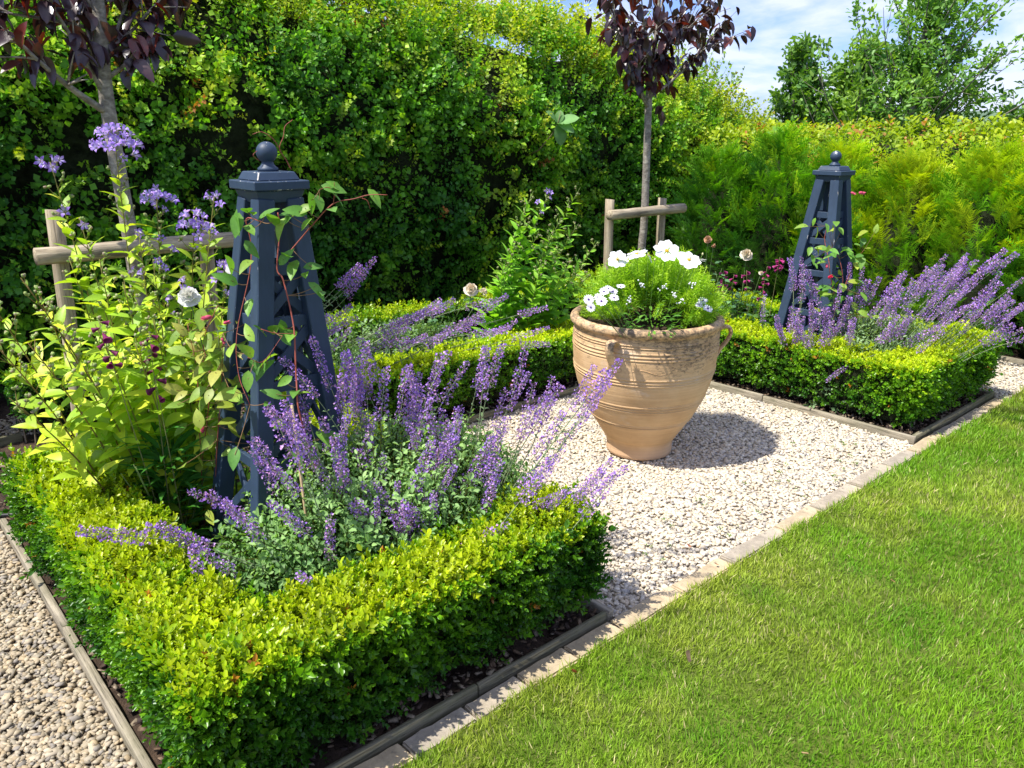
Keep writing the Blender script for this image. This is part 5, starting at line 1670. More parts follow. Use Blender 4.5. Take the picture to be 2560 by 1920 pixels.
# ------------------------------------------------------------------ penstemons
def tubular(seed, col, thr):
    r = np.random.default_rng(seed); g = Geo()
    prof = [(.0015, 0), (.004, .004), (.0062, .012), (.0078, .020), (.0108, .025)]
    V, F = lathe(prof, 7)
    C = np.array(col) * np.ones((len(V), 1)); C[V[:, 2] > .022] = thr
    V[V[:, 2] > .022, 2] += .002 * np.sin(np.arctan2(V[V[:, 2] > .022, 1], V[V[:, 2] > .022, 0]) * 5)
    g.add(V, F, C)
    V, F = ico(); g.add(V * .003, F, (.25, .10, .08))
    return g
def penstemon(label, base, stalks, col, thr, leaves, nleaf, spread, hleaf, seed, leafL=.10, stemc=(.22, .22, .08)):
    r = np.random.default_rng(seed)
    root = thing('penstemon', label, 'plant', base)
    B = np.array(base, float)
    me = [tubular(seed + i, np.array(col) * f, thr).mesh('flower', M['petal'], True) for i, f in enumerate((1, .75, 1.3))]
    for tip, nf, fl in stalks:
        tip = np.array(tip)
        P = curve3(B + np.array([r.uniform(-.05, .05), r.uniform(-.05, .05), .03]), tip, (0, 0, .04), 12) - B
        g = Geo().add(*tube(P, np.linspace(.003, .0012, 12), 5), stemc)
        st = link('stem', g.mesh('stem', M['stem'], True), root)
        L = np.linalg.norm(P[-1] - P[0])
        for i in range(nf):
            u = 1 - (fl * (i + r.uniform(0, .6)) / nf) / L
            q, d = at_path(P, max(u, .2))
            a = i * 2.4
            out_ = np.array([math.cos(a), math.sin(a), -.45 + r.uniform(-.3, .3)])
            R = tan_frames(np.array([unit(out_)]), r)[0]
            link('flower', me[r.integers(0, 3)], st, M=mat4(R, q + unit(out_) * .006, r.uniform(.85, 1.35)))
        for i in range(5):
            u = .25 + .35 * i / 5; q, d = at_path(P, u); a = i * 2.4
            put_leaf(st, leaves[i % len(leaves)], q, (math.cos(a), math.sin(a), .4), (0, 0, 1), leafL * .55)
    for i in range(nleaf):
        a = i * 2.4 + r.uniform(-.4, .4); u = (i + .5) / nleaf
        rr = spread * (1 - .75 * u) * r.uniform(.2, 1.0)
        p = np.array([math.cos(a) * rr * .5, math.sin(a) * rr * .5, .06 + (hleaf - .06) * u * r.uniform(.8, 1.05)])
        el = r.uniform(-.1, .6) + .5 * u
        d = np.array([math.cos(a) * math.cos(el), math.sin(a) * math.cos(el), math.sin(el)])
        n_ = np.array([-math.cos(a) * math.sin(el), -math.sin(a) * math.sin(el), math.cos(el)]) + r.normal(size=3) * .3
        put_leaf(root, leaves[r.integers(0, len(leaves))], p, d, n_, leafL * r.uniform(.7, 1.2))
    g = Geo()
    for i in range(14):
        a = r.uniform(0, 2 * PI); h = hleaf * r.uniform(.6, .95)
        p1 = np.array([math.cos(a) * spread * .45, math.sin(a) * spread * .45, h])
        g.add(*tube(curve3((0, 0, 0), p1, (0, 0, .04), 5), [.003, .003, .0025, .002, .0015], 4), (.14, .20, .05))
    link('stems', g.mesh('stems', M['stem']), root)
    return root
penstemon('glossy green penstemon with dark maroon bells between left hedge and left obelisk', (.86, 2.92, 0),
    [((0.693, 2.867, 1.043), 9, .20), ((0.852, 2.876, 0.976), 7, .18), ((0.837, 2.829, 0.820), 3, .10)], (.14, .012, .075), (.25, .03, .12), DEEP, 190, .36, .56, 61, .115)
MAG = (.34, .022, .15); MAGT = (.55, .10, .32)
LIGHTG = leaf_set(5, .22, 34, [(.10, .24, .04), (.14, .29, .05), (.07, .19, .035)], fold=.4, droop=.4, shape=.4)
penstemon('plum and magenta penstemon just behind the right rim of the terracotta pot', (4.90, 3.20, 0),
    [((4.838, 3.163, 0.738), 11, .24), ((4.877, 3.102, 0.711), 4, .12)], MAG, MAGT, LIGHTG, 80, .26, .45, 62, .08)
penstemon('tall magenta penstemon spikes in the middle left of the right obelisk', (5.08, 2.98, 0),
    [((5.051, 2.951, 0.767), 10, .27), ((5.089, 2.884, 0.835), 10, .10), ((4.980, 3.069, 0.732), 5, .15)], MAG, MAGT, LIGHTG, 90, .30, .42, 63, .085)

# leafy green filler plants in the beds
ROSEL = leaf_set(5, .62, 35, [(.10, .22, .10), (.14, .28, .12), (.08, .18, .08), (.12, .25, .06)], fold=.2, droop=.2, shape=.48)
def leafy(label, name, c, rx, ry, h, n, leaves, L, seed, stemc=(.14, .2, .06), cat='plant'):
    r = np.random.default_rng(seed)
    root = thing(name, label, cat, (c[0], c[1], 0))
    g = Geo()
    k = max(4, n // 9)
    for i in range(k):
        a = r.uniform(0, 2 * PI); q = math.sqrt(r.random())
        top = np.array([rx * math.cos(a) * q, ry * math.sin(a) * q, h * (1 - .35 * q) * r.uniform(.75, 1.05)])
        P = curve3((top[0] * .3, top[1] * .3, 0), top, (0, 0, .05), 7)
        g.add(*tube(P, np.linspace(.003, .0012, 7), 4, False), stemc)
        for j in range(9):
            u = .25 + .75 * j / 8; p, d = at_path(P, u)
            a2 = j * 2.4 + i; el = r.uniform(0, .6)
            dd = np.array([math.cos(a2) * math.cos(el), math.sin(a2) * math.cos(el), math.sin(el)])
            put_leaf(root, leaves[r.integers(0, len(leaves))], p, dd, np.array([0, 0, 1.0]) + r.normal(size=3) * .4, L * r.uniform(.6, 1.2))
    link('stems', g.mesh('stems', M['stem']), root)
    return root
leafy('bushy green perennial in front of the rear hedge between the bellflowers and the pot', 'leafy_perennial', (3.95, 4.05), .35, .22, .55, 110, APPLE, .07, 71)
leafy('low green perennial between the left obelisk and the middle box hedge', 'leafy_perennial', (1.35, 3.25), .28, .3, .42, 110, APPLE, .06, 72)
leafy('rose-leaved bush with small rounded leaves between the pot and the right obelisk', 'leafy_perennial', (5.02, 3.16), .26, .24, .74, 220, ROSEL, .055, 74)
leafy('dark leafy perennial in shade behind the cream rose', 'leafy_perennial', (2.0, 4.2), .4, .2, .45, 100, DEEP, .07, 73)

# ------------------------------------------------------------------ roses
def rose_flower(seed, R=.035, col=(.78, .72, .60), core=(.80, .66, .44)):
    r = np.random.default_rng(seed); g = Geo()
    for ring, (k, rr, el, h) in enumerate(((4, .30, 1.35, .012), (6, .55, 1.05, .008), (7, .80, .65, .002), (7, 1.05, .15, -.003))):
        for i in range(k):
            a = 2 * PI * i / k + ring * .7 + r.uniform(-.2, .2)
            V, F, C = leaf_geo(R * (.65 + .35 * rr), R * (.75 + .25 * rr), -.55, -.35 + .4 * rr, 4, .62)
            d = np.array([math.cos(a) * math.cos(el), math.sin(a) * math.cos(el), math.sin(el)])
            R_ = frame1(d, np.array([-math.cos(a) * math.sin(el), -math.sin(a) * math.sin(el), math.cos(el)]) + r.normal(size=3) * .12)
            c = np.array(core) + (np.array(col) - np.array(core)) * min(1, rr)
            g.add(V @ R_.T + np.array([math.cos(a), math.sin(a), 0]) * R * .12 * rr + np.array([0, 0, h]), F, c * r.uniform(.94, 1.04))
    V, F = ico(); g.add(V * .006 + np.array([0, 0, -.006]), F, (.15, .25, .07))
    return g
ROSE = [rose_flower(900 + i).mesh('rose', M['petal'], True) for i in range(2)]
WHITE_ROSE = rose_flower(905, col=(.80, .80, .78), core=(.80, .79, .70)).mesh('rose', M['petal'], True)
FADED = rose_flower(906, R=.026, col=(.55, .30, .18), core=(.60, .42, .25)).mesh('rose', M['petal'], True)
def rose_bush(label, base, blooms, seed, nleaf=60, spread=.22):
    r = np.random.default_rng(seed)
    root = thing('rose_bush', label, 'rose', base); B = np.array(base, float)
    g = Geo(); paths = []
    for (p, me, s, face) in blooms:
        P = curve3((r.uniform(-.05, .05), r.uniform(-.05, .05), 0), np.array(p) - B, (r.uniform(-.05, .05), 0, .05), 12)
        g.add(*tube(P, np.linspace(.005, .002, 12), 5), (.12, .20, .06)); paths.append(P)
        R = tan_frames(np.array([unit(np.array(face, float))]), r)[0]
        link('flower', me, root, M=mat4(R, np.array(p) - B, s))
    for i in range(5):
        e = np.array([r.uniform(-spread, spread), r.uniform(-spread, spread), blooms[0][0][2] * r.uniform(.55, .9)])
        P = curve3((0, 0, 0), e, (0, 0, .1), 12); g.add(*tube(P, np.linspace(.004, .0015, 12), 4), (.13, .19, .06)); paths.append(P)
    link('stems', g.mesh('stems', M['stem'], True), root)
    for i in range(nleaf):
        P = paths[i % len(paths)]; q, d = at_path(P, r.uniform(.3, .97))
        a = r.uniform(0, 2 * PI); ax = unit(np.array([math.cos(a), math.sin(a), r.uniform(-.1, .5)]))
        for k, (t, sd) in enumerate(((.05, 0), (.032, 1), (.032, -1))):
            dd = unit(ax + sd * np.cross(ax, (0, 0, 1)) * 1.1)
            put_leaf(root, ROSEL[r.integers(0, 5)], q + ax * t, dd, np.array([0, 0, 1.0]) + r.normal(size=3) * .35, .042 * r.uniform(.7, 1.15))
    return root
rose_bush('white rose between the bellflower stems and the left obelisk', (1.13, 3.02, 0),
    [((0.989, 2.832, 1.087), WHITE_ROSE, 1.05, (-.3, -.6, .7)), ((1.178, 2.846, 1.154), WHITE_ROSE, 1.1, (.2, -.4, .7))], 81, 16)
rose_bush('cream rose above the back catmint, left of the green bellflower clump', (3.02, 4.25, 0),
    [((3.099, 3.860, 0.704), ROSE[0], 1.25, (-.3, -.6, .8)), ((3.170, 3.827, 0.683), ROSE[1], .85, (.5, -.3, .7))], 82, 22)
rose_bush('creamy white rose standing between the pot and the right obelisk', (5.0, 3.15, 0),
    [((5.016, 3.106, 0.831), ROSE[1], 1.25, (-.4, -.5, .8)), ((4.615, 3.172, 0.685), ROSE[0], .4, (-.4, -.5, .8)), ((4.903, 2.907, 0.740), ROSE[0], .45, (-.4, -.5, .8))], 83, 40)
rose_bush('faded brownish rose on a tall stem right of the white cosmos', (4.92, 3.38, 0),
    [((4.701, 3.223, 0.956), FADED, 1.0, (-.6, -.3, .5)), ((4.724, 3.190, 0.916), FADED, .6, (.3, -.3, -.5))], 84, 14)

# ------------------------------------------------------------------ clematis on the obelisks
CLEM = leaf_set(6, .50, 36, [(.13, .30, .05), (.18, .37, .05), (.10, .25, .045), (.26, .42, .06)], fold=.28, droop=.3, shape=.42, seg=5)
CLEML = leaf_set(6, .52, 37, [(.34, .42, .06), (.25, .38, .06), (.42, .42, .09), (.20, .33, .05)], fold=.25, droop=.3, shape=.42, seg=5)
def pink_bud(seed, col=(.62, .09, .17)):
    g = Geo(); V, F = lathe([(.001, 0), (.006, .004), (.008, .012), (.006, .022), (.002, .031), (.0005, .034)], 8)
    C = np.array(col) * np.ones((len(V), 1)); g.add(V, F, C)
    for i in range(4):
        a = PI / 2 * i; R = frame1((math.cos(a), math.sin(a), 1.6), (-math.cos(a), -math.sin(a), .6))
        V, F, C = leaf_geo(.030, .010, .3, -.3, 3); g.add(V @ R.T + np.array([0, 0, .006]), F, np.array(col) * 1.15)
    return g
BUD = pink_bud(1).mesh('flower', M['petal'], True)
RED = pink_bud(2, (.75, .03, .10)).mesh('flower', M['petal'], True)
def climber(label, base, pts, leaves, L, vines, flowers, seed, dirbias=(-.2, -.5, .1), vcol=(.30, .07, .045), name='clematis', jit=.6):
    r = np.random.default_rng(seed)
    root = thing(name, label, 'climber', base); B = np.array(base, float)
    g = Geo()
    for vp, rr in vines:
        P = smooth_path(np.array(vp), 5) - B
        g.add(*tube(P, np.linspace(rr, rr * .6, len(P)), 5), vcol)
    allp = np.concatenate([smooth_path(np.array(vp), 5) for vp, _ in vines])
    for p in pts:
        p = np.array(p)
        q = allp[np.argmin(np.linalg.norm(allp - p, axis=1))]
        if np.linalg.norm(q - p) < .30:
            g.add(*tube(curve3(q - B, p - B, (0, 0, -.012), 6), .0011, 4, False), (.25, .14, .06))
        bd = np.array(dirbias) + r.normal(size=3) * jit + unit(p - q) * .5
        bd[2] -= .15
        put_leaf(root, leaves[r.integers(0, len(leaves))], p - B - unit(bd) * L * .4, bd, np.array([-.35, -.45, .85]) + r.normal(size=3) * .35, L * r.uniform(.75, 1.2))
    link('vine', g.mesh('vine', M['stem'], True), root)
    for p, me, s, d in flowers:
        link('flower', me, root, M=mat4(tan_frames(np.array([unit(np.array(d, float))]), r)[0], np.array(p) - B, s))
    return root
zz2 = [(1.032, 2.452, 1.384), (1.072, 2.435, 1.407), (1.030, 2.453, 1.360), (1.064, 2.438, 1.359), (1.107, 2.419, 1.399), (1.133, 2.406, 1.379), (1.149, 2.399, 1.367), (1.168, 2.390, 1.381), (1.177, 2.385, 1.400), (1.060, 2.440, 1.417), (1.221, 2.363, 1.418), (1.261, 2.342, 1.442), (1.240, 2.353, 1.442), (1.218, 2.365, 1.365), (1.204, 2.372, 1.409), (1.059, 2.440, 1.301), (1.050, 2.444, 1.253), (1.002, 2.464, 1.235), (1.179, 2.384, 1.235), (1.208, 2.370, 1.206), (1.229, 2.359, 1.230), (1.150, 2.398, 1.258), (1.160, 2.394, 1.268), (1.252, 2.347, 1.147), (1.234, 2.357, 1.164), (1.000, 2.465, 1.196), (1.035, 2.450, 1.015), (1.074, 2.434, 1.023), (1.134, 2.406, 1.032), (1.103, 2.421, 1.026), (1.137, 2.405, 1.002), (1.034, 2.451, 0.953), (1.089, 2.427, 0.937), (1.040, 2.448, 0.910), (1.061, 2.439, 0.897), (1.081, 2.431, 0.911), (1.155, 2.396, 1.012), (1.043, 2.447, 1.113), (1.306, 2.318, 1.489), (1.312, 2.314, 1.456), (1.293, 2.325, 1.482), (1.293, 2.324, 1.417), (1.411, 2.255, 1.455)]
zz6 = [(0.930, 2.374, 0.866), (0.958, 2.363, 0.863), (0.942, 2.369, 0.828), (0.983, 2.353, 0.801), (1.028, 2.334, 0.814), (1.055, 2.321, 0.770), (1.119, 2.291, 0.839), (1.151, 2.276, 0.851), (1.107, 2.297, 0.847), (0.931, 2.374, 0.665), (0.917, 2.379, 0.644), (0.951, 2.366, 0.673), (1.098, 2.301, 0.619), (1.145, 2.279, 0.598), (1.079, 2.311, 0.880), (1.036, 2.330, 0.500), (1.052, 2.323, 0.546), (1.161, 2.271, 0.705), (1.172, 2.265, 0.681), (1.030, 2.333, 0.803), (1.051, 2.323, 0.838), (1.110, 2.296, 0.610), (0.976, 2.356, 0.897), (1.074, 2.313, 0.902), (1.197, 2.252, 0.679), (1.075, 2.312, 0.960), (1.066, 2.316, 0.615)]
vines = [(( (1.30, 2.45, 0), (1.28, 2.42, .25), (1.118, 2.292, 0.733), (1.134, 2.340, 0.861), (1.151, 2.365, 0.980), (1.163, 2.392, 1.053), (1.163, 2.437, 1.181), (1.156, 2.462, 1.220), (1.183, 2.471, 1.348), (1.180, 2.473, 1.398)), .0035),
         (( (1.172, 2.432, 1.257), (1.225, 2.406, 1.321), (1.244, 2.374, 1.357), (1.298, 2.322, 1.429), (1.353, 2.279, 1.446), (1.390, 2.244, 1.459), (1.432, 2.206, 1.459)), .0022),
         (( (1.300, 2.320, 1.432), (1.305, 2.318, 1.465), (1.306, 2.317, 1.497)), .0013), (((1.305, 2.318, 1.465), (1.288, 2.327, 1.482), (1.265, 2.340, 1.475)), .0012), (((1.374, 2.266, 1.448), (1.388, 2.257, 1.439), (1.395, 2.253, 1.413)), .0012),
         (( (1.321, 2.638, 1.525), (1.309, 2.644, 1.556), (1.287, 2.644, 1.595), (1.301, 2.637, 1.633), (1.313, 2.642, 1.668), (1.341, 2.639, 1.689)), .0018), (((1.287, 2.644, 1.595), (1.264, 2.643, 1.628), (1.234, 2.657, 1.649), (1.206, 2.670, 1.641)), .0016),
         (( (1.191, 2.600, 1.557), (1.170, 2.599, 1.575), (1.187, 2.602, 1.590)), .0013), (((1.124, 2.477, 1.371), (1.093, 2.523, 1.379), (1.100, 2.520, 1.299), (1.075, 2.498, 1.203), (1.015, 2.502, 1.013), (0.993, 2.468, 0.882), (0.994, 2.403, 0.793)), .002),
         (( (1.045, 2.381, 1.045), (1.087, 2.362, 1.028), (1.136, 2.339, 1.024)), .0015), (((0.993, 2.381, 0.960), (1.043, 2.382, 0.937), (1.113, 2.372, 1.014)), .0013)]
climber('clematis with red stems and green leaves climbing the left obelisk', (1.30, 2.45, 0), zz2 + zz6[::2], CLEM, .072, vines, [], 91)
rr_ = np.random.default_rng(92)
lp = [tuple(np.array((1.003, 2.753, 0.795)) + rr_.normal(size=3) * np.array([.07, .10, .19])) for _ in range(95)]
lp = [p for p in lp if .12 < p[2] < 1.05]
climber('lime-leaved clematis with red stems and pink buds just left of the left obelisk', (1.02, 3.0, 0), lp, CLEML, .075,
    [(((1.02, 3.0, 0), (1.0, 2.98, .3), (1.001, 2.754, 0.778), (1.001, 2.775, 0.929), (1.050, 2.735, 1.064)), .0024), (((1.02, 3.0, 0), (0.993, 2.725, 0.573), (1.021, 2.714, 0.748), (1.040, 2.686, 0.974)), .002), (((1.0, 3.02, 0), (0.975, 2.837, 0.637), (0.986, 2.833, 0.815), (0.974, 2.837, 0.990)), .002)],
    [((1.019, 2.715, 1.032), BUD, 1.1, (-1, .3, -.1)), ((1.044, 2.684, 1.010), BUD, .8, (1, .2, 0)), ((0.932, 2.693, 0.625), BUD, .9, (-.1, -.3, 1)), ((1.026, 2.670, 0.963), BUD, .7, (.4, -.2, -1)), ((0.978, 2.730, 0.875), BUD, .6, (-.4, -.2, -1))], 93, (-.4, -.3, .1))
rrp = [(4.736, 2.445, 1.084), (4.760, 2.399, 1.116), (4.769, 2.381, 1.088), (4.796, 2.326, 1.091), (4.755, 2.409, 0.973), (4.743, 2.431, 0.948), (4.770, 2.379, 0.975), (4.784, 2.351, 0.947), (4.769, 2.379, 0.933), (4.809, 2.298, 0.974), (4.824, 2.267, 0.959), (4.846, 2.218, 0.932), (4.836, 2.241, 0.913), (4.856, 2.197, 0.916), (4.731, 2.455, 0.732), (4.767, 2.384, 0.738), (4.780, 2.358, 0.734), (4.854, 2.203, 0.796), (4.841, 2.231, 0.781), (4.818, 2.279, 0.753), (4.817, 2.282, 0.740), (4.790, 2.337, 0.680), (4.797, 2.322, 0.688), (4.814, 2.287, 0.648), (4.786, 2.346, 0.673), (4.814, 2.287, 0.598), (4.873, 2.158, 0.593), (4.870, 2.166, 0.702), (4.757, 2.405, 0.889), (4.845, 2.221, 1.079), (4.852, 2.206, 1.034), (4.842, 2.227, 1.009)]
for k in list(rrp):
    rrp.append(tuple(np.array(k) + rr_.normal(size=3) * np.array([.05, .05, .05])))
climber('clematis with heart-shaped leaves and pink flowers on the right obelisk', (5.1, 2.4, 0), rrp, CLEM + CLEML[:2], .072,
    [(((5.1, 2.4, 0), (4.820, 2.321, 0.641), (4.847, 2.380, 0.785), (4.880, 2.426, 0.899), (4.908, 2.482, 1.013), (4.911, 2.475, 1.099)), .003), (((4.837, 2.286, 0.737), (4.831, 2.298, 0.822), (4.845, 2.339, 0.912), (4.842, 2.391, 0.979)), .0018), (((4.839, 2.281, 0.738), (4.901, 2.267, 0.867), (4.910, 2.248, 0.929), (4.919, 2.227, 0.966)), .0018)],
    [((4.752, 2.346, 0.800), RED, 1.3, (-.4, -.5, .3)), ((4.788, 2.388, 0.879), BUD, 1.0, (-.6, -.4, -.5)), ((4.980, 2.334, 1.311), BUD, 1.3, (.8, -.4, -.1)), ((4.960, 2.376, 1.312), BUD, 1.0, (.3, -.7, -.3))], 94)
cane = thing('bamboo_cane', 'short split bamboo cane stuck in the soil in front of the left obelisk', 'cane', (1.100, 2.245, 0))
V, F = tube([(0, 0, 0), (1.100, 2.245, 0.705), (1.092, 2.249, 0.817)] if False else [(0, 0, 0), (-.012, 0, .3), (-.035, .0, 0.817)], [.005, .0048, .0045], 7)
link('cane', Geo().add(V, F, (.45, .33, .18)).mesh('cane', M['stem'], True), cane)

# ------------------------------------------------------------------ plants in the pot
def thread_frond(seed, L=.15):
    r = np.random.default_rng(seed); g = Geo()
    b = r.uniform(.15, .5)
    path = lambda u: np.array([0, -b * L * u * u, L * u])
    w = .0022
    def seg(p, q, k):
        d = unit(q - p); x = unit(np.cross(d, r.normal(size=3)))
        g.add([p - x * w, p + x * w, q], [(0, 1, 2)], np.array([k, k, k * .8]))
    for i in range(4): seg(path(i / 4), path((i + 1.2) / 4), .9)
    for i in range(8):
        u = .18 + .8 * i / 8; p = path(u)
        for s in (-1, 1):
            l = L * .36 * (1 - .55 * abs(u - .4)) * r.uniform(.8, 1.2)
            d = unit(np.array([s, r.uniform(-.4, .4), .75])); q = p + d * l
            seg(p, q, 1.0)
            for t in (.35, .65):
                for s2 in (-1, 1):
                    d2 = unit(d + s2 * np.array([-.1 * s, .5, .8 * s2 * .5]) + np.array([0, s2 * .6, .25])); pp = p + d * l * t
                    seg(pp, pp + d2 * l * .45, 1.15)
    return g.arrays()
THR = [thread_frond(1000 + i) for i in range(8)]
cos = thing('cosmos', 'white cosmos with feathery bright green foliage growing in the terracotta pot', 'flower', (POT[0], POT[1], .70))
CO = np.array([POT[0], POT[1], .70])
n = 720
a = rng.uniform(0, 2 * PI, n); q = np.sqrt(rng.uniform(0, 1, n)); lay_ = rng.uniform(.35, 1, n)
P = np.stack([.262 * q * np.cos(a) + .055, .262 * q * np.sin(a) + .01, .26 * np.sqrt(1 - q * q * .92) * lay_ - .01], 1)
P[:, 2] += (vnoise(P + 5, .09, 95) - .5) * .08
kk = np.hypot(P[:, 0] + .18, P[:, 1] + .19) > .17
P, a, q, lay_ = P[kk], a[kk], q[kk], lay_[kk]; n = len(P)
D = unit(np.stack([np.cos(a) * q * 1.0, np.sin(a) * q * 1.0, .55 + .6 * (1 - q)], 1) + rng.normal(size=(n, 3)) * .35)
out_ = np.stack([np.cos(a), np.sin(a), np.zeros(n)], 1)
Rm = frames(D, np.array([0, 0, 1.0]) + out_ * -.3 + rng.normal(size=(n, 3)) * .5)
Rm = np.stack([Rm[:, :, 0], -Rm[:, :, 2], Rm[:, :, 1]], -1)
f = np.clip(lay_ * .8 + rng.normal(0, .2, n), 0, 1)[:, None]
t = np.array([.12, .30, .02]) + (np.array([.42, .62, .04]) - np.array([.12, .30, .02])) * f
g = Geo(); g.scatter(THR, rng.integers(0, 8, n), Rm, P, rng.uniform(.7, 1.15, n), t)
link('foliage', g.mesh('foliage', M['leaf']), cos, kind='stuff')
def petal(seed, L, W):
    r = np.random.default_rng(seed); V, F, C = leaf_geo(L, W, -.12, .12, 5, .66, (.84, .85, .86), (.84, .85, .86), wave=.012)
    V[:, 2] += .02 * L * np.sin(V[:, 0] / W * 14)
    return Geo().add(V, F, C).mesh('petal', M['petal'], True)
PETAL = [petal(i, .052, .038) for i in range(3)]
def disc(R, col, seed=0):
    r = np.random.default_rng(seed); g = Geo()
    V, F = lathe([(.0005, R * .6), (R * .6, R * .5), (R, .0), (R * .6, -R * .5)], 10); g.add(V, F, col)
    for i in range(16):
        a = i * 2.4; q = R * math.sqrt(i / 16); V, F = ico()
        g.add(V * R * .16 + np.array([q * math.cos(a), q * math.sin(a), R * .5]), F, np.array(col) * 1.15)
    return g
DISC = disc(.0085, (.72, .50, .03)).mesh('flower', M['petal'])
stemg = Geo()
for (p, s, face) in (((3.021, 2.591, 1.053), .92, (-.55, -.5, .55)), ((3.051, 2.587, 1.047), .8, (.3, -.1, .8)), ((3.096, 2.533, 1.081), 1.05, (-.35, .05, .95)), ((3.092, 2.458, 1.084), .75, (.45, -.55, .45)), ((3.147, 2.388, 1.107), 1.18, (-.35, -.62, .60)),
                     ((3.130, 2.242, 1.082), 1.08, (-.25, -.55, .85)), ((3.235, 2.267, 1.070), .85, (.2, .1, .9))):
    p = np.array(p) - CO
    Rf = tan_frames(np.array([unit(np.array(face))]))[0]
    fo = link('flower', DISC, cos, M=mat4(Rf, p, s))
    for k in range(8):
        aa = 2 * PI * k / 8 + rng.uniform(-.1, .1)
        d = np.array([math.cos(aa), math.sin(aa), .10 + rng.uniform(-.12, .12)])
        link('petal', PETAL[k % 3], fo, M=mat4(frame1(d, (rng.normal() * .1, rng.normal() * .1, 1)), (math.cos(aa) * .005, math.sin(aa) * .005, .001 * (k % 2)), rng.uniform(.92, 1.08)))
    stemg.add(*tube(curve3((p[0] * .6, p[1] * .6, .05), p, (0, 0, .03), 7), .0014, 5), (.16, .30, .05))
for (p, s) in (((3.113, 2.266, 1.060), 1.0), ((3.206, 2.221, 1.105), .6), ((2.995, 2.339, 1.085), .6)):
    p = np.array(p) - CO
    V, F = ico(); stemg.add(V * np.array([.008, .008, .012]) * s + p, F, (.62, .60, .30))
    stemg.add(*tube(curve3((p[0] * .6, p[1] * .6, .05), p, (0, 0, .03), 7), .0012, 5), (.16, .30, .05))
link('stems', stemg.mesh('stems', M['stem'], True), cos)

DAISYL = leaf_set(5, .36, 38, [(.10, .26, .035), (.15, .33, .045), (.08, .21, .03)], fold=.3, droop=.3, shape=.6)
def daisy_geo(seed, R=.024, n=15):
    r = np.random.default_rng(seed); g = Geo()
    for i in range(n):
        a = 2 * PI * i / n
        V, F, C = leaf_geo(R * r.uniform(.9, 1.05), R * .36, -.2, -.05 + r.uniform(-.1, .15), 3, .62, (.62, .58, .74), (.84, .84, .88))
        R_ = frame1((math.cos(a), math.sin(a), .12), (0, 0, 1)); g.add(V @ R_.T, F, C)
    return g
DAISY = [daisy_geo(i).mesh('flower', M['petal'], True) for i in range(3)]
EYE = disc(.0042, (.10, .05, .22)).mesh('flower_centre', M['petal'])
def daisies(label, c, flowers, nleaf, rx, h, seed):
    r = np.random.default_rng(seed)
    root = thing('daisy_plant', label, 'flower', c); B = np.array(c)
    g = Geo()
    for (p, s, face) in flowers:
        q = np.array(p) - B
        Rf = tan_frames(np.array([unit(np.array(face, float))]), r)[0]
        fo = link('flower', DAISY[r.integers(0, 3)], root, M=mat4(Rf, q, s))
        link('flower_centre', EYE, fo, M=Matrix.Translation((0, 0, .002)))
        g.add(*tube(curve3((q[0] * .5, q[1] * .5, 0), q - Rf[:, 2] * .002, (0, 0, .02), 6), .0013, 4), (.15, .27, .06))
    link('stems', g.mesh('stems', M['stem'], True), root)
    for i in range(nleaf):
        a = r.uniform(0, 2 * PI); qq = math.sqrt(r.random()) * rx
        p = np.array([qq * math.cos(a), qq * math.sin(a), h * r.uniform(.0, 1) * (1 - .5 * qq / rx)])
        el = r.uniform(-.1, .9); d = np.array([math.cos(a) * math.cos(el), math.sin(a) * math.cos(el), math.sin(el)])
        put_leaf(root, DAISYL[r.integers(0, 5)], p, d, np.array([-math.cos(a) * .4, -math.sin(a) * .4, 1.0]) + r.normal(size=3) * .4, .040 * r.uniform(.6, 1.2))
    return root
fc = (-.6, -.55, .75)
daisies('white daisies with violet eyes at the left side of the terracotta pot', (3.04, 2.36, .72),
    [((2.665, 2.450, 0.919), 1.15, (-.7, -.6, .5)), ((2.643, 2.415, 0.891), 1.0, (-.6, -.7, .3)), ((2.689, 2.393, 0.916), 1.25, fc), ((2.756, 2.439, 0.946), 1.1, (-.5, -.5, .9)), ((2.800, 2.450, 0.953), 1.0, (-.3, -.3, .9)), ((2.829, 2.447, 0.937), 1.1, (-.3, -.3, .9)), ((2.772, 2.390, 0.922), 1.1, (-.3, -.5, .9)), ((2.882, 2.446, 0.954), 1.0, (-.2, -.2, .9)), ((2.708, 2.432, 0.927), .9, fc)],
    130, .15, .16, 101)
daisies('white daisies with violet eyes at the right side of the terracotta pot', (3.44, 2.44, .71),
    [((3.282, 2.251, 0.863), 1.1, (-.3, -.4, .9)), ((3.248, 2.248, 0.846), .9, fc), ((3.256, 2.201, 0.834), 1.2, (-.2, -.5, .8))], 90, .15, .11, 102)
g = Geo(); stl = thing('alyssum', 'tiny white flower sprigs half hidden in the feathery pot foliage', 'flower', (3.2, 2.4, .8))
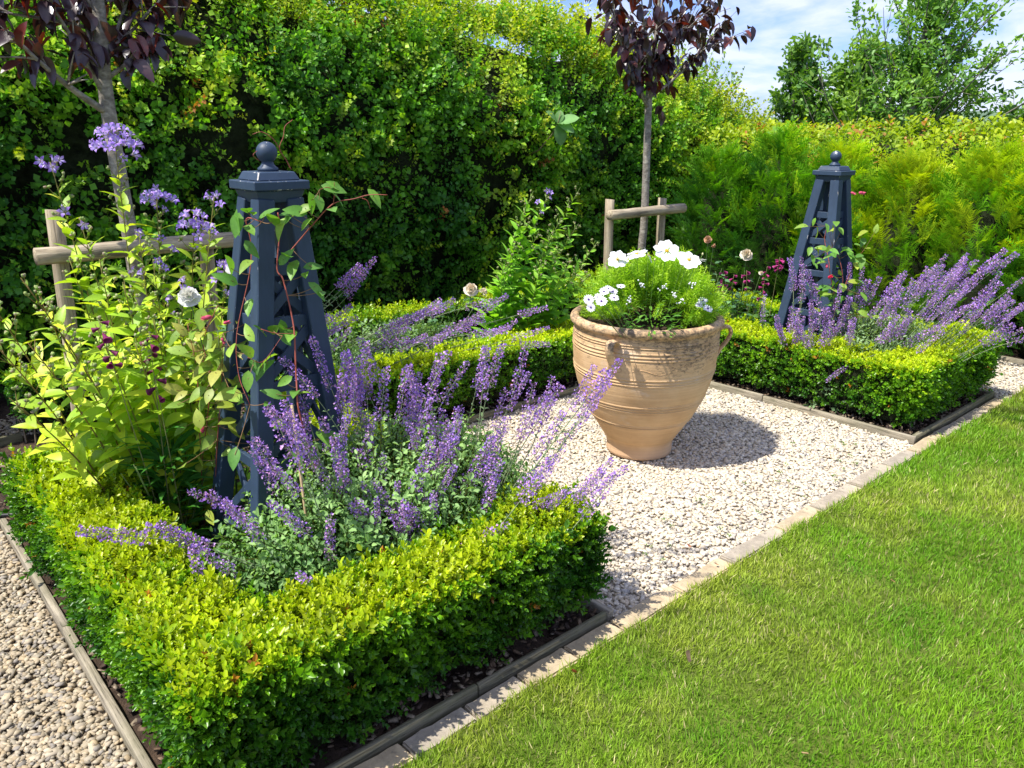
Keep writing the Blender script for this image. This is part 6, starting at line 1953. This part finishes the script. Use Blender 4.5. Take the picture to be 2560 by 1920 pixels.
for (p) in ((2.916, 2.212, 0.981), (2.851, 2.295, 0.989), (2.958, 2.189, 0.944), (2.993, 2.176, 0.909), (3.061, 2.166, 0.981), (2.768, 2.302, 0.926)):
    for k in range(9):
        V, F = ico(); g.add(V * .0042 + np.array(p) - np.array(stl.location) + rng.normal(size=3) * .009, F, (.80, .82, .84))
link('flowers', g.mesh('flowers', M['petal'], True), stl)

# ------------------------------------------------------------------ fallen leaves
def fallen(label, p, s, col, rz, tilt=.25):
    V, F, C = leaf_geo(1, .62, .35, -.35, 5, .5, np.array(col), np.array(col) * .8, wave=.03)
    o = link('fallen_leaf', Geo().add((V - (0, .5, 0)) * s, F, C).mesh('fallen_leaf', M['chip'], True), loc=p)
    o.rotation_euler = (tilt, -tilt * .6, rz)
    tag(o, label, 'leaf', 'dry fallen leaves')
fallen('pale tan curled dry leaf on the lawn, the largest one near the bottom middle', (1.882, 1.246, .030), .062, (.62, .36, .20), .6, .9)
fallen('small rusty red leaf on the lawn near the box hedge', (1.552, 1.434, .026), .034, (.55, .14, .05), 2.1, .6)
fallen('brown dry leaf on the lawn at the right of the photo', (2.852, 1.002, .026), .034, (.34, .20, .08), 1.2, .2)
fallen('small straw brown leaf near the bottom edge of the lawn', (1.781, .773, .026), .030, (.38, .26, .12), 2.6, .2)
fallen('orange brown leaf scrap on the gravel near the kerb stones', (2.513, 1.695, .012), .022, (.45, .16, .08), .3, .2)
fallen('rust coloured leaf scrap on the gravel nearer the pot', (2.45, 1.868, .012), .018, (.42, .15, .07), 1.9, .2)
fallen('brown leaf fallen on the stone edging beside the lawn', (2.47, 1.53, .014), .022, (.33, .17, .09), 1.1, .15)
# a few weeds between the chippings
wd = Geo()
for k in range(34):
    x, y = rng.uniform(2.3, 4.2), 1.60 + abs(rng.normal(0, .16))
    for j in range(9):
        aa = rng.uniform(0, 2 * PI); V, F, C = diamond(.014, .006, .3)
        wd.add(V @ frame1((math.cos(aa), math.sin(aa), .6), (0, 0, 1)).T + np.array([x, y, .004]) + rng.normal(size=3) * (.006, .006, 0), F, (.12, .22, .04))
wo = link('weeds', wd.mesh('weeds', M['leaf']), kind='stuff'); tag(wo, 'tiny green weeds sprouting from the gravel beside the kerb', 'weeds')
print('objects', len(bpy.data.objects), 'tris', sum(len(m.polygons) for m in bpy.data.meshes))
